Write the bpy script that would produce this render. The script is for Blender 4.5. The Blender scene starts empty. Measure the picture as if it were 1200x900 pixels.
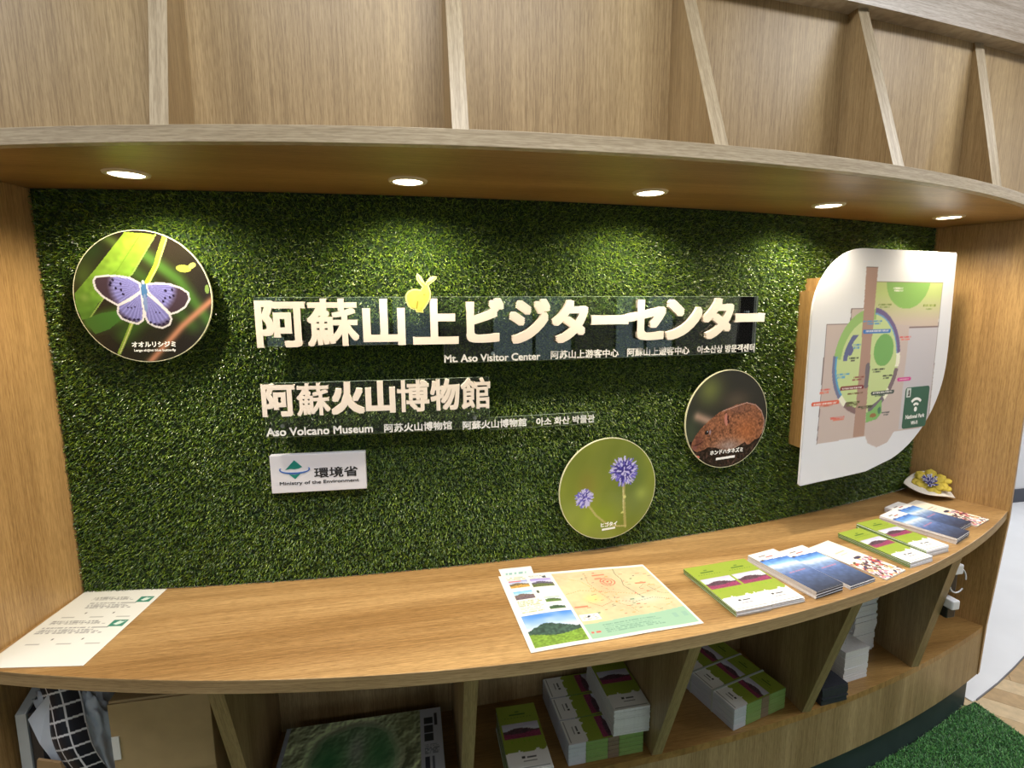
import bpy, math, random
import numpy as np
from mathutils import Matrix, Vector

# ------------------------------------------------------------------ camera, world, lights
SC = bpy.context.scene
COL = SC.collection
DZ = 0.77            # all shapes are laid out from the worktop's surface (z = 0); the floor is 0.77 m lower
SC.view_settings.view_transform = 'Standard'
SC.view_settings.look = 'None'
SC.view_settings.gamma = 1
SC.view_settings.use_curve_mapping = False
SC.view_settings.exposure = 0.0

cam = bpy.data.cameras.new('camera')
cam.sensor_width = 36
cam.lens = 621.1 / 1200 * 36
cam.clip_start = 0.02
camo = bpy.data.objects.new('camera', cam)
COL.objects.link(camo)
_r, _u, _f = Vector((0.9817, -0.19036, -0.0047)), Vector((0.03323, 0.14695, 0.98859)), Vector((0.1875, 0.97065, -0.15058))
camo.matrix_world = Matrix(((_r[0], _u[0], -_f[0], -0.0134), (_r[1], _u[1], -_f[1], -1.4023), (_r[2], _u[2], -_f[2], 0.7295 + DZ), (0, 0, 0, 1)))
SC.camera = camo

W = bpy.data.worlds.new('daylight')
SC.world = W
W.use_nodes = True
W.node_tree.nodes['Background'].inputs[0].default_value = (0.75, 0.87, 1.0, 1)
W.node_tree.nodes['Background'].inputs[1].default_value = 0.7

DOWN_E, DOWN_COL = 15.5, (1.0, 0.87, 0.66)
FILL_E, FILL_COL = 15.0, (0.97, 0.98, 1.0)
WIN_E, WIN_COL = 3.5, (0.82, 0.91, 1.0)
CEIL = 1.78                               # ceiling above the worktop


def area(name, loc, rot, sx, sy, e, col):
    l = bpy.data.lights.new(name, 'AREA')
    l.shape = 'RECTANGLE'; l.size = sx; l.size_y = sy; l.energy = e; l.color = col
    o = bpy.data.objects.new(name, l); COL.objects.link(o)
    o.location = (loc[0], loc[1], loc[2] + DZ); o.rotation_euler = rot
    return o


WINDOWS = [(-2.6, 1.5), (-0.3, 1.5), (2.0, 1.5), (4.3, 1.5)]
for wx, ww in WINDOWS:
    area('window_daylight', (wx, -5.12, 0.75), (math.radians(90), 0, math.radians(0)), ww, 1.7, WIN_E, WIN_COL).rotation_euler = (math.radians(-90), 0, math.radians(180))
FILL_LAMPS = [(-1.7, -0.9), (0.1, -0.98), (1.9, -0.85), (-1.2, -3.4), (1.4, -3.4), (4.6, -1.4), (4.4, 0.5)]  # added ceiling panels, unseen, that supply the room's fill light
for lx, ly in FILL_LAMPS:
    area('ceiling_fill_beam', (lx, ly, CEIL - 0.05), (0, 0, 0), 1.2, 0.3, FILL_E * (1.0 if ly > -2 and lx < 3 else 2.0 if lx > 3 else 0.25), FILL_COL)

rnd = random.Random(7)
rng = np.random.default_rng(11)
PI = math.pi

# ------------------------------------------------------------------ curves of the unit (plan)
RG = 6.6465                                   # turf wall
FX, FR, FY = 0.2905, 3.6414, 3.2063           # front edge of the worktop
KR, KY = 3.4825, 3.027                        # front edge of the canopy
def yg(x): return RG - math.sqrt(RG * RG - x * x)
def yf(x): return FY - math.sqrt(FR * FR - (x - FX) ** 2)
def yk(x): return KY - math.sqrt(KR * KR - (x - FX) ** 2)
def ys(x): return 5.15 - 0.27 - math.sqrt(5.15 ** 2 - (x - 0.3) ** 2)      # lower front panel
def yb(x): return 9.742 - math.sqrt(100.0 - (x + 0.1) ** 2)                 # upper back panels
def wall(x, z, off=0.0):
    a = math.asin(x / (RG + off)) if abs(x) < RG else 0
    return ((RG + off) * math.sin(a), RG - (RG + off) * math.cos(a), z)
ZT, ZTT = 0.9953, 1.0226
L_IN, L_FR = (-0.857, 0.061), (-0.905, -0.24)
R_IN, R_FR = (1.905, 0.279), (2.032, 0.002)

# ------------------------------------------------------------------ materials
MATS = {}
def lin(c):
    c = np.asarray(c, float) / 255.0
    return np.where(c <= 0.04045, c / 12.92, ((c + 0.055) / 1.055) ** 2.4)
def mat(name, col, rough=0.5, spec=0.5, metal=0, emit=0, var=0.0, bump=0.0, scale=60):
    if name in MATS: return MATS[name]
    m = bpy.data.materials.new(name); m.use_nodes = True
    nt = m.node_tree; b = nt.nodes['Principled BSDF']
    c = tuple(lin(col)) + (1,)
    b.inputs['Base Color'].default_value = c
    b.inputs['Roughness'].default_value = rough
    b.inputs['Specular IOR Level'].default_value = spec
    b.inputs['Metallic'].default_value = metal
    if emit:
        b.inputs['Emission Color'].default_value = c; b.inputs['Emission Strength'].default_value = emit
    if var or bump:
        tc = nt.nodes.new('ShaderNodeTexCoord'); n = nt.nodes.new('ShaderNodeTexNoise')
        n.inputs['Scale'].default_value = scale; n.inputs['Detail'].default_value = 4
        nt.links.new(tc.outputs['Object'], n.inputs['Vector'])
        if var:
            r = nt.nodes.new('ShaderNodeValToRGB')
            r.color_ramp.elements[0].position = 0.3; r.color_ramp.elements[1].position = 0.7
            r.color_ramp.elements[0].color = tuple(x * (1 - var) for x in c[:3]) + (1,)
            r.color_ramp.elements[1].color = tuple(min(1, x * (1 + var)) for x in c[:3]) + (1,)
            nt.links.new(n.outputs['Fac'], r.inputs['Fac']); nt.links.new(r.outputs['Color'], b.inputs['Base Color'])
        if bump:
            bp = nt.nodes.new('ShaderNodeBump'); bp.inputs['Strength'].default_value = bump; bp.inputs['Distance'].default_value = 0.002
            nt.links.new(n.outputs['Fac'], bp.inputs['Height']); nt.links.new(bp.outputs['Normal'], b.inputs['Normal'])
    MATS[name] = m
    return m

def wood(name, axis, dark=(150, 127, 90), light=(180, 157, 117), rough=0.42, fine=1.0, flat=None):
    m = bpy.data.materials.new(name); m.use_nodes = True
    nt = m.node_tree; b = nt.nodes['Principled BSDF']
    tc = nt.nodes.new('ShaderNodeTexCoord')
    def noise(along, across, detail, rgh):
        mp = nt.nodes.new('ShaderNodeMapping')
        s = [across] * 3; s[axis] = along
        if flat is not None: s[flat] = along
        mp.inputs['Scale'].default_value = s
        nt.links.new(tc.outputs['Object'], mp.inputs['Vector'])
        n = nt.nodes.new('ShaderNodeTexNoise'); n.inputs['Scale'].default_value = 1
        n.inputs['Detail'].default_value = detail; n.inputs['Roughness'].default_value = rgh
        nt.links.new(mp.outputs['Vector'], n.inputs['Vector'])
        return n
    n1 = noise(0.5, 11, 3, 0.5)          # broad figure
    n2 = noise(3.5, 230, 3, 0.6)            # grain lines
    n3 = noise(34, 560, 2, 0.6)           # pores
    r = nt.nodes.new('ShaderNodeValToRGB')
    r.color_ramp.elements[0].position = 0.36; r.color_ramp.elements[1].position = 0.64
    r.color_ramp.elements[0].color = tuple(lin(dark)) + (1,); r.color_ramp.elements[1].color = tuple(lin(light)) + (1,)
    nt.links.new(n1.outputs['Fac'], r.inputs['Fac'])
    def ramp(n, lo, hi, p0=0.36, p1=0.6):
        q = nt.nodes.new('ShaderNodeValToRGB')
        q.color_ramp.elements[0].position = p0; q.color_ramp.elements[1].position = p1
        q.color_ramp.elements[0].color = (lo, lo * 0.97, lo * 0.93, 1); q.color_ramp.elements[1].color = (hi, hi, hi, 1)
        nt.links.new(n.outputs['Fac'], q.inputs['Fac']); return q
    def mul(a, c):
        x = nt.nodes.new('ShaderNodeMix'); x.data_type = 'RGBA'; x.blend_type = 'MULTIPLY'; x.inputs['Factor'].default_value = 1
        nt.links.new(a, x.inputs['A']); nt.links.new(c, x.inputs['B']); return x.outputs['Result']
    c = mul(r.outputs['Color'], ramp(n2, 1 - 0.20 * fine, 1.03).outputs['Color'])
    c = mul(c, ramp(n3, 1 - 0.20 * fine, 1.03, 0.4, 0.55).outputs['Color'])
    nt.links.new(c, b.inputs['Base Color'])
    b.inputs['Roughness'].default_value = rough
    bp = nt.nodes.new('ShaderNodeBump'); bp.inputs['Strength'].default_value = 0.12; bp.inputs['Distance'].default_value = 0.001
    nt.links.new(n2.outputs['Fac'], bp.inputs['Height']); nt.links.new(bp.outputs['Normal'], b.inputs['Normal'])
    MATS[name] = m
    return m

def vcol(name, rough=0.5, spec=0.4, trans=0.0):
    m = bpy.data.materials.new(name); m.use_nodes = True
    nt = m.node_tree; b = nt.nodes['Principled BSDF']
    a = nt.nodes.new('ShaderNodeAttribute'); a.attribute_name = 'Col'
    nt.links.new(a.outputs['Color'], b.inputs['Base Color'])
    b.inputs['Roughness'].default_value = rough; b.inputs['Specular IOR Level'].default_value = spec
    MATS[name] = m
    return m

LIT_FRONT = ((160, 146, 120), (186, 172, 148))  # paler oak: window light on the front faces put into the colour
WOODX = wood('oak_lengthwise', 0, flat=1)
WOODE = wood('oak_edge_lit', 0, *LIT_FRONT, flat=1)
WOODZ = wood('oak_upright', 2, flat=1)
WOODF = wood('oak_fin_side', 2, flat=0)
WOODB = wood('oak_fin_front_lit', 2, *LIT_FRONT, flat=1)
WOODS = wood('oak_soffit', 0, (146, 112, 64), (172, 136, 82), 0.36, flat=2)
WOODP = wood('oak_side', 2, (158, 124, 78), (186, 150, 98), 0.35, flat=0)
WOODT = wood('oak_worktop', 0, (156, 120, 74), (196, 160, 108), 0.34, flat=2, fine=1.25)
BLADE = vcol('turf_blades', 0.30, 0.6)
PRINT = vcol('printed_paper', 0.45, 0.3)
GLOSSP = vcol('printed_acrylic', 0.22, 0.5)
SATIN = vcol('printed_board', 0.38, 0.5)
CREAM = mat('letter_cream', (246, 234, 222), 0.5)
WHITE = mat('print_white', (240, 240, 238), 0.5)
EDGE = mat('acrylic_edge', (228, 226, 190), 0.25)
PAPER = mat('paper_white', (226, 228, 234), 0.6, var=0.05, scale=200)
BLACK = mat('black_plastic', (22, 22, 26), 0.4)
INK = mat('black_ink', (28, 28, 30), 0.6)
STEEL = mat('standoff_steel', (190, 190, 190), 0.3, metal=1)

def glass(name, tint=(0.93, 0.97, 0.95), refl=0.09):
    m = bpy.data.materials.new(name); m.use_nodes = True
    nt = m.node_tree; nt.nodes.clear()
    out = nt.nodes.new('ShaderNodeOutputMaterial'); mx = nt.nodes.new('ShaderNodeMixShader')
    t = nt.nodes.new('ShaderNodeBsdfTransparent'); g = nt.nodes.new('ShaderNodeBsdfGlossy'); fr = nt.nodes.new('ShaderNodeFresnel')
    t.inputs[0].default_value = tint + (1,); g.inputs['Roughness'].default_value = 0.02
    fr.inputs[0].default_value = 1.49
    nt.links.new(fr.outputs[0], mx.inputs[0]); nt.links.new(t.outputs[0], mx.inputs[1]); nt.links.new(g.outputs[0], mx.inputs[2])
    nt.links.new(mx.outputs[0], out.inputs[0])
    MATS[name] = m
    return m
ACRYL = glass('clear_acrylic')
FILM = glass('clear_film', (0.80, 0.84, 0.88))

# ------------------------------------------------------------------ mesh helpers
ROOTS = []
class MB:
    """collects faces, builds ONE mesh object"""
    def __init__(s): s.v = []; s.f = []; s.m = []; s.n = 0
    def add(s, verts, faces, mi=0):
        s.v += [tuple(p) for p in verts]; s.f += [tuple(i + s.n for i in f) for f in faces]; s.m += [mi] * len(faces); s.n += len(verts)
        return s
    def box(s, x0, x1, y0, y1, z0, z1, mi=0, top=None, front=None, left=None, rot=None):
        v = [(x0, y0, z0), (x1, y0, z0), (x1, y1, z0), (x0, y1, z0), (x0, y0, z1), (x1, y0, z1), (x1, y1, z1), (x0, y1, z1)]
        if rot:
            a, cx, cy = rot; ca, sa = math.cos(a), math.sin(a)
            v = [(cx + (x - cx) * ca - (y - cy) * sa, cy + (x - cx) * sa + (y - cy) * ca, z) for x, y, z in v]
        F = [(0, 3, 2, 1), (4, 5, 6, 7), (0, 1, 5, 4), (1, 2, 6, 5), (2, 3, 7, 6), (3, 0, 4, 7)]
        ms = [mi, top if top is not None else mi, front if front is not None else mi, mi, mi, left if left is not None else mi]
        k = s.n; s.v += v; s.n += 8
        for f, q in zip(F, ms): s.f.append(tuple(i + k for i in f)); s.m.append(q)
        return s
    def slab(s, back, front, z0, z1, mi=0, fm=None):
        n = len(back); k = s.n
        for z in (z0, z1):
            s.v += [(x, y, z) for x, y in back] + [(x, y, z) for x, y in front]
        s.n += 4 * n
        B0, F0, B1, F1 = k, k + n, k + 2 * n, k + 3 * n
        for i in range(n - 1):
            s.f += [(B1 + i, F1 + i, F1 + i + 1, B1 + i + 1), (B0 + i, B0 + i + 1, F0 + i + 1, F0 + i),
                    (F0 + i, F0 + i + 1, F1 + i + 1, F1 + i), (B0 + i, B1 + i, B1 + i + 1, B0 + i + 1)]
        s.f += [(B0, F0, F1, B1), (B0 + n - 1, B1 + n - 1, F1 + n - 1, F0 + n - 1)]
        s.m += [mi, mi, mi if fm is None else fm, mi] * (n - 1) + [mi] * 2
        return s
    def prism(s, poly, fn, d0, d1, mi=0):
        """poly of (a, b); fn(a, b, d) -> xyz; d1 is the face towards the viewer"""
        n = len(poly)
        v = [fn(a, b, d0) for a, b in poly] + [fn(a, b, d1) for a, b in poly]
        F = [tuple(range(n, 2 * n)), tuple(reversed(range(n)))] + [(i, (i + 1) % n, n + (i + 1) % n, n + i) for i in range(n)]
        return s.add(v, F, mi)
    def cyl(s, p0, p1, r, n=16, mi=0, r1=None):
        p0, p1 = Vector(p0), Vector(p1); d = (p1 - p0).normalized()
        a = d.orthogonal().normalized(); b = d.cross(a); r1 = r if r1 is None else r1
        v = []
        for p, q in ((p0, r), (p1, r1)):
            for i in range(n):
                t = 2 * PI * i / n; v.append(tuple(p + a * (q * math.cos(t)) + b * (q * math.sin(t))))
        F = [tuple(reversed(range(n))), tuple(range(n, 2 * n))] + [(i, (i + 1) % n, n + (i + 1) % n, n + i) for i in range(n)]
        return s.add(v, F, mi)
    def tube(s, pts, r, n=8, mi=0):
        pts = [Vector(p) for p in pts]; v = []
        for i, p in enumerate(pts):
            d = (pts[min(i + 1, len(pts) - 1)] - pts[max(i - 1, 0)]).normalized()
            a = d.cross(Vector((0.13, 0.2, 0.97))).normalized(); b = d.cross(a)
            v += [tuple(p + a * (r * math.cos(2 * PI * k / n)) + b * (r * math.sin(2 * PI * k / n))) for k in range(n)]
        F = [(i * n + k, i * n + (k + 1) % n, (i + 1) * n + (k + 1) % n, (i + 1) * n + k) for i in range(len(pts) - 1) for k in range(n)]
        return s.add(v, F, mi)
    def build(s, name, mats, parent=None, origin=(0, 0, 0), smooth=False, bevel=0, rotz=0):
        me = bpy.data.meshes.new(name)
        ox, oy, oz = origin
        me.from_pydata([(x - ox, y - oy, z - oz) for x, y, z in s.v], [], s.f)
        if not isinstance(mats, (list, tuple)): mats = [mats]
        for m in mats: me.materials.append(m)
        me.polygons.foreach_set('material_index', s.m)
        if smooth: me.polygons.foreach_set('use_smooth', [True] * len(s.f))
        me.update()
        o = bpy.data.objects.new(name, me); COL.objects.link(o)
        link(o, parent, origin, rotz)
        if bevel:
            b = o.modifiers.new('bevel', 'BEVEL'); b.width = bevel; b.segments = 2; b.limit_method = 'ANGLE'
        return o

ORG = {}
def link(o, parent, origin, rotz=0):
    ORG[o.name] = origin
    if parent is not None:
        po = ORG[parent.name]; o.parent = parent
        o.location = (origin[0] - po[0], origin[1] - po[1], origin[2] - po[2])
    else:
        o.location = origin; ROOTS.append(o)
    o.rotation_euler = (0, 0, rotz)
def thing(name, label, cat, origin, group=None, rotz=0):
    o = bpy.data.objects.new(name, None); o.empty_display_size = 0.05; COL.objects.link(o)
    link(o, None, origin, rotz); tag(o, label, cat, group)
    return o
def tag(o, label, cat, group=None):
    o['label'] = label; o['category'] = cat
    if group: o['group'] = group
    return o
def struct(o): o['kind'] = 'structure'; return o

def frange(a, b, n): return [a + (b - a) * i / (n - 1) for i in range(n)]
def vbox(name, x0, x1, y0, y1, z0, z1, m, parent=None, origin=None, **k):
    o = origin if origin is not None else ((x0 + x1) / 2, (y0 + y1) / 2, z0)
    return MB().box(x0, x1, y0, y1, z0, z1).build(name, m, parent, o, **k)

# lettering: mesh from the built-in font, thickened by copies shifted around a ring
TCACHE = {}
def text_raw(body, bold=0.0, depth=1.0, ring=8):
    key = (body, bold, ring)
    if key not in TCACHE:
        cu = bpy.data.curves.new('lettering', 'FONT'); cu.body = body; cu.size = 1; cu.extrude = 0.5; cu.resolution_u = 3
        o = bpy.data.objects.new('lettering', cu); COL.objects.link(o)
        bpy.context.view_layer.update()
        me = bpy.data.meshes.new_from_object(o.evaluated_get(bpy.context.evaluated_depsgraph_get()))
        v = np.empty(len(me.vertices) * 3); me.vertices.foreach_get('co', v); v = v.reshape(-1, 3)
        f = [tuple(p.vertices) for p in me.polygons]
        bpy.data.objects.remove(o); bpy.data.curves.remove(cu); bpy.data.meshes.remove(me)
        if bold:
            V = []; F = []
            for i in range(ring):
                dx, dy = [(-1, -1), (1, -1), (1, 1), (-1, 1), (0, -1), (1, 0), (0, 1), (-1, 0)][i]
                F += [tuple(q + len(v) * i for q in g) for g in f]
                V.append(v * np.array([1, 1, 1 + 0.006 * i]) + np.array([bold * dx, bold * dy, 0]))
            v = np.concatenate(V); f = F
        TCACHE[key] = (v, f)
    return TCACHE[key]
def text_obj(name, body, x0, x1, z0, z1, fn, d0, d1, m, parent, bold=0.0, ring=8, origin=None):
    """fits the lettering into the box x0..x1, z0..z1 of the surface fn(a, b, d)"""
    v, f = text_raw(body, bold, ring=ring)
    mn, mx = v.min(0), v.max(0)
    a = x0 + (v[:, 0] - mn[0]) / (mx[0] - mn[0]) * (x1 - x0)
    b = z0 + (v[:, 1] - mn[1]) / (mx[1] - mn[1]) * (z1 - z0)
    d = d0 + (v[:, 2] + 0.5) * (d1 - d0)
    P = [fn(float(p), float(q), float(r)) for p, q, r in zip(a, b, d)]
    mb = MB(); mb.add(P, f)
    og = origin if origin is not None else fn((x0 + x1) / 2, z0, d0)
    return mb.build(name, m, parent, og)

# painted prints: a fine grid whose vertices carry the colours
def vnoise(x, y, seed=0, n=64):
    g = np.random.default_rng(seed).random((n, n))
    xi = np.floor(x).astype(int); yi = np.floor(y).astype(int); fx = x - xi; fy = y - yi
    fx = fx * fx * (3 - 2 * fx); fy = fy * fy * (3 - 2 * fy)
    a, b, c, d = g[xi % n, yi % n], g[(xi + 1) % n, yi % n], g[xi % n, (yi + 1) % n], g[(xi + 1) % n, (yi + 1) % n]
    return (a * (1 - fx) + b * fx) * (1 - fy) + (c * (1 - fx) + d * fx) * fy
class Paint:
    def __init__(s, U, V, base): s.U = U; s.V = V; s.c = np.empty(U.shape + (3,)); s.c[:] = base
    def put(s, mask, col):
        col = np.asarray(col, float)
        s.c[mask] = col[mask] if col.ndim > 1 else col
        return s
    def mix(s, w, col): s.c = s.c * (1 - w[..., None]) + np.asarray(col, float) * w[..., None]; return s
    def rect(s, a, b, c, d, col): return s.put((s.U >= a) & (s.U <= c) & (s.V >= b) & (s.V <= d), col)
    def ell(s, a, b, ra, rb, col, ang=0):
        ca, sa = math.cos(ang), math.sin(ang); x = s.U - a; y = s.V - b
        return s.put(((x * ca + y * sa) / ra) ** 2 + ((-x * sa + y * ca) / rb) ** 2 <= 1, col)
    def blob(s, a, b, ra, rb, col, k=1.0, ang=0):
        ca, sa = math.cos(ang), math.sin(ang); x = s.U - a; y = s.V - b
        return s.mix(k * np.exp(-(((x * ca + y * sa) / ra) ** 2 + ((-x * sa + y * ca) / rb) ** 2)), col)
    def inside(s, pts):
        m = np.zeros(s.U.shape, bool); n = len(pts)
        for i in range(n):
            x0, y0 = pts[i]; x1, y1 = pts[(i + 1) % n]
            if y0 == y1: continue
            m ^= ((y0 > s.V) != (y1 > s.V)) & (s.U < (x1 - x0) * (s.V - y0) / (y1 - y0) + x0)
        return m
    def poly(s, pts, col): return s.put(s.inside(pts), col)
    def dist(s, pts, ax=1.0):
        D = np.full(s.U.shape, 9.0)
        for (x0, y0), (x1, y1) in zip(pts[:-1], pts[1:]):
            dx, dy = x1 - x0, (y1 - y0) * ax
            px, py = s.U - x0, (s.V - y0) * ax
            t = np.clip((px * dx + py * dy) / max(dx * dx + dy * dy, 1e-12), 0, 1)
            D = np.minimum(D, np.hypot(px - t * dx, py - t * dy))
        return D
    def line(s, pts, w, col, ax=1.0): return s.put(s.dist(pts, ax) <= w / 2, col)
    def soft(s, pts, w, col, k=1.0): return s.mix(k * np.exp(-(s.dist(pts) / w) ** 2), col)
def grid_print(name, nu, nv, posfn, paint, m, parent, origin, disc=False):
    u = np.linspace(0, 1, nu + 1); v = np.linspace(0, 1, nv + 1)
    U, V = np.meshgrid(u, v)
    if disc:
        a, b = 2 * U - 1, 2 * V - 1
        X = a * np.sqrt(1 - b * b / 2); Y = b * np.sqrt(1 - a * a / 2); U, V = X, Y
    rgb = lin(np.clip(paint(U, V), 0, 255))
    P = posfn(U, V).reshape(-1, 3) - np.array(origin)
    me = bpy.data.meshes.new(name)
    i = (np.arange(nv)[:, None] * (nu + 1) + np.arange(nu)[None, :]).ravel()
    Q = np.stack([i, i + 1, i + nu + 2, i + nu + 1], 1)
    npts = P.shape[0]; nf = len(Q)
    me.vertices.add(npts); me.vertices.foreach_set('co', P.astype(np.float32).ravel())
    me.loops.add(nf * 4); me.loops.foreach_set('vertex_index', Q.ravel().astype(np.int32))
    me.polygons.add(nf); me.polygons.foreach_set('loop_start', (np.arange(nf) * 4).astype(np.int32))
    me.update(calc_edges=True)
    ca = me.color_attributes.new('Col', 'FLOAT_COLOR', 'POINT')
    ca.data.foreach_set('color', np.concatenate([rgb.reshape(-1, 3), np.ones((npts, 1))], 1).astype(np.float32).ravel())
    me.materials.append(m)
    o = bpy.data.objects.new(name, me); COL.objects.link(o); link(o, parent, origin)
    return o
def grass(name, pts, nrm, tang1, tang2, parent, origin, length=(0.014, 0.024), width=0.0021, down=None, cols=None):
    """one bent blade of two faces on every point; all of them one object of kind stuff"""
    n = len(pts); r = rng
    L = r.uniform(length[0], length[1], n)[:, None]; a = r.uniform(0, 2 * PI, n)
    t = tang1 * np.cos(a)[:, None] + tang2 * np.sin(a)[:, None]
    if down is not None: t = t + down * r.uniform(0.0, 0.7, n)[:, None]; t /= np.linalg.norm(t, axis=1)[:, None]
    lean = r.uniform(0.25, 1.0, n)[:, None]
    d1 = nrm + t * lean * 0.6; d1 /= np.linalg.norm(d1, axis=1)[:, None]
    d2 = nrm * r.uniform(-0.1, 0.9, n)[:, None] + t; d2 /= np.linalg.norm(d2, axis=1)[:, None]
    w = np.cross(nrm, t); w /= np.linalg.norm(w, axis=1)[:, None]
    w = w * (width * r.uniform(0.7, 1.2, n)[:, None]) / 2
    p1 = pts + d1 * L * 0.5; p2 = p1 + d2 * L * 0.5
    V = np.stack([pts - w, pts + w, p1 + w * 0.9, p1 - w * 0.9, p2], 1).reshape(-1, 3) - np.array(origin)
    b = np.arange(n) * 5
    idx = np.stack([b, b + 1, b + 2, b + 3, b + 3, b + 2, b + 4], 1).ravel()
    me = bpy.data.meshes.new(name)
    me.vertices.add(n * 5); me.vertices.foreach_set('co', V.astype(np.float32).ravel())
    me.loops.add(n * 7); me.loops.foreach_set('vertex_index', idx.astype(np.int32))
    me.polygons.add(n * 2); ls = np.stack([np.arange(n) * 7, np.arange(n) * 7 + 4], 1).ravel()
    me.polygons.foreach_set('loop_start', ls.astype(np.int32)); me.update(calc_edges=True)
    pal = lin(np.array(cols)); c = pal[r.integers(0, len(pal), n)] * r.uniform(0.75, 1.25, n)[:, None]
    c = np.repeat(np.clip(np.concatenate([c, np.ones((n, 1))], 1), 0, 1), 5, 0)
    ca = me.color_attributes.new('Col', 'FLOAT_COLOR', 'POINT'); ca.data.foreach_set('color', c.astype(np.float32).ravel())
    me.materials.append(BLADE)
    o = bpy.data.objects.new(name, me); COL.objects.link(o); link(o, parent, origin); o['kind'] = 'stuff'
    return o

# ------------------------------------------------------------------ the room
ZF = -DZ
RX0, RX1, RY0, RY1 = -4.5, 6.2, -5.0, 1.62
parq = wood('parquet_oak', 1, (168, 140, 102), (206, 180, 142), 0.4, 0.7)
fl = struct(vbox('floor', RX0, RX1, RY0, RY1, ZF - 0.1, ZF - 0.012, mat('screed', (120, 112, 100), 0.8)))
# herringbone boards over the part of the floor that can be seen beside the unit
PARQ_MESH = []
def parquet():
    w, l = 0.09, 0.45
    q = int(l / w)
    for rot in (0, 1):
        mb = MB()
        a, b = (l / 2 - 0.0008, w / 2 - 0.0008) if rot == 0 else (w / 2 - 0.0008, l / 2 - 0.0008)
        c = math.cos(PI / 4)
        pts = [(-a, -b), (a, -b), (a, b), (-a, b)]
        pts = [((x - y) * c, (x + y) * c) for x, y in pts]
        mb.prism(pts, lambda p, r, d: (p, r, d), -0.012, 0.0)
        me = bpy.data.meshes.new('parquet_board'); me.from_pydata(mb.v, [], mb.f)
        PARQ_MESH.append(me)
    mats = [mat('parquet_%s' % n, c, 0.4, var=0.14, scale=30) for n, c in (('honey', (200, 172, 128)), ('tan', (188, 158, 114)), ('pale', (212, 188, 148)))]
    variants = [[], []]
    for rot in (0, 1):
        for m in mats:
            me = PARQ_MESH[rot].copy(); me.materials.append(m); variants[rot].append(me)
    c = math.cos(PI / 4)
    x0, x1, y0, y1 = 1.76, 4.4, -1.2, 1.1
    cnt = 0
    # rows: in the turned frame every diagonal step k shifts by (w, w); rows repeat every 2*l along x
    for k in range(-70, 70):
        for r in range(-8, 9):
            for rot in (0, 1):
                X = k * w + r * 2 * l + (l / 2 if rot == 0 else l + w / 2)
                Y = k * w + (w / 2 if rot == 0 else w - l / 2)
                gx, gy = (X - Y) * c + 3.0, (X + Y) * c - 0.6
                if not (x0 + 0.2 < gx < x1 and y0 < gy < y1): continue
                if not outside_white(gx, gy, 0.19): continue
                if cnt >= 295: continue
                o = bpy.data.objects.new('parquet_board', variants[rot][rnd.randrange(3)]); COL.objects.link(o)
                o.parent = fl; po = ORG[fl.name]; o.location = (gx - po[0], gy - po[1], ZF - po[2]); cnt += 1
ARC = [(2.054, 0.039), (2.231, 0.096), (2.383, 0.152), (2.511, 0.202), (3.2, 0.42), (4.2, 0.70), (6.2, 1.2)]
def arc_y(x):
    for (a, b), (c, d) in zip(ARC[:-1], ARC[1:]):
        if a <= x <= c: return b + (d - b) * (x - a) / (c - a)
    return 9 if x > ARC[-1][0] else -9
def outside_white(x, y, m): return y < arc_y(min(max(x, 2.06), 6.1)) + 0.3
# a polished pale floor starts behind the unit along a gentle arc
mb = MB()
mb.prism([(-4.5, 1.62), (-4.5, 0.35), (-1.0, 0.25)] + [(2.0, 0.30), (2.03, 0.035)] + ARC + [(6.2, 1.62)], lambda a, b, d: (a, b, d), ZF - 0.012, ZF + 0.004)
polished = mat('polished_pale_floor', (240, 243, 248), 0.18, 0.6, var=0.03, scale=5)
o = struct(mb.build('floor_polished_inset', polished, fl, (0, 0, ZF)))
parquet()
mb = MB()
for (a, b), (c, d) in zip(ARC[:-1], ARC[1:]):
    mb.prism([(a, b - 0.003), (c, d - 0.003), (c, d + 0.001), (a, b + 0.001)], lambda p, q, r: (p, q, r), ZF - 0.01, ZF + 0.006)
struct(mb.build('trim_1', mat('floor_trim', (110, 112, 122), 0.4), None, (2.5, 0.1, ZF)))
# border boards beside the mat and a continuing plain parquet beyond the pieces
mb = MB()
for k in range(6):
    mb = MB().box(2.045, 2.135, -1.9 + k * 0.32, -1.9 + k * 0.32 + 0.318, ZF - 0.012, ZF + 0.0008)
    if -1.9 + k * 0.32 + 0.318 > 0.0: break
    mb.build('border_board', mat('parquet_honey', (200, 172, 128)), fl, (2.09, -1.9 + k * 0.32, ZF - 0.012))
mb = MB().box(RX0, 2.04, RY0, 0.30, ZF - 0.012, ZF - 0.004).box(2.04, RX1, RY0, -1.6, ZF - 0.012, ZF - 0.004).box(4.5, RX1, -1.6, 1.0, ZF - 0.012, ZF - 0.004).box(2.03, 4.6, -1.6, 0.02, ZF - 0.012, ZF - 0.009)
o = mb.build('floor_far_boards', parq, fl, (0, 0, ZF))
wallm = mat('wall_paint', (212, 215, 220), 0.7, var=0.02, scale=6)
struct(vbox('wall_back', RX0, RX1, RY1, RY1 + 0.1, ZF, CEIL, wallm))
struct(vbox('wall_left', RX0 - 0.1, RX0, RY0, RY1, ZF, CEIL, wallm))
struct(vbox('wall_right', RX1, RX1 + 0.1, RY0, RY1, ZF, CEIL, wallm))
struct(vbox('ceiling', RX0, RX1, RY0, RY1, CEIL, CEIL + 0.1, mat('ceiling_paint', (232, 232, 230), 0.8)))
struct(vbox('baseboard_back', RX0, RX1, RY1 - 0.012, RY1, ZF + 0.004, ZF + 0.105, mat('dark_skirting', (62, 66, 78), 0.5)))
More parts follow.
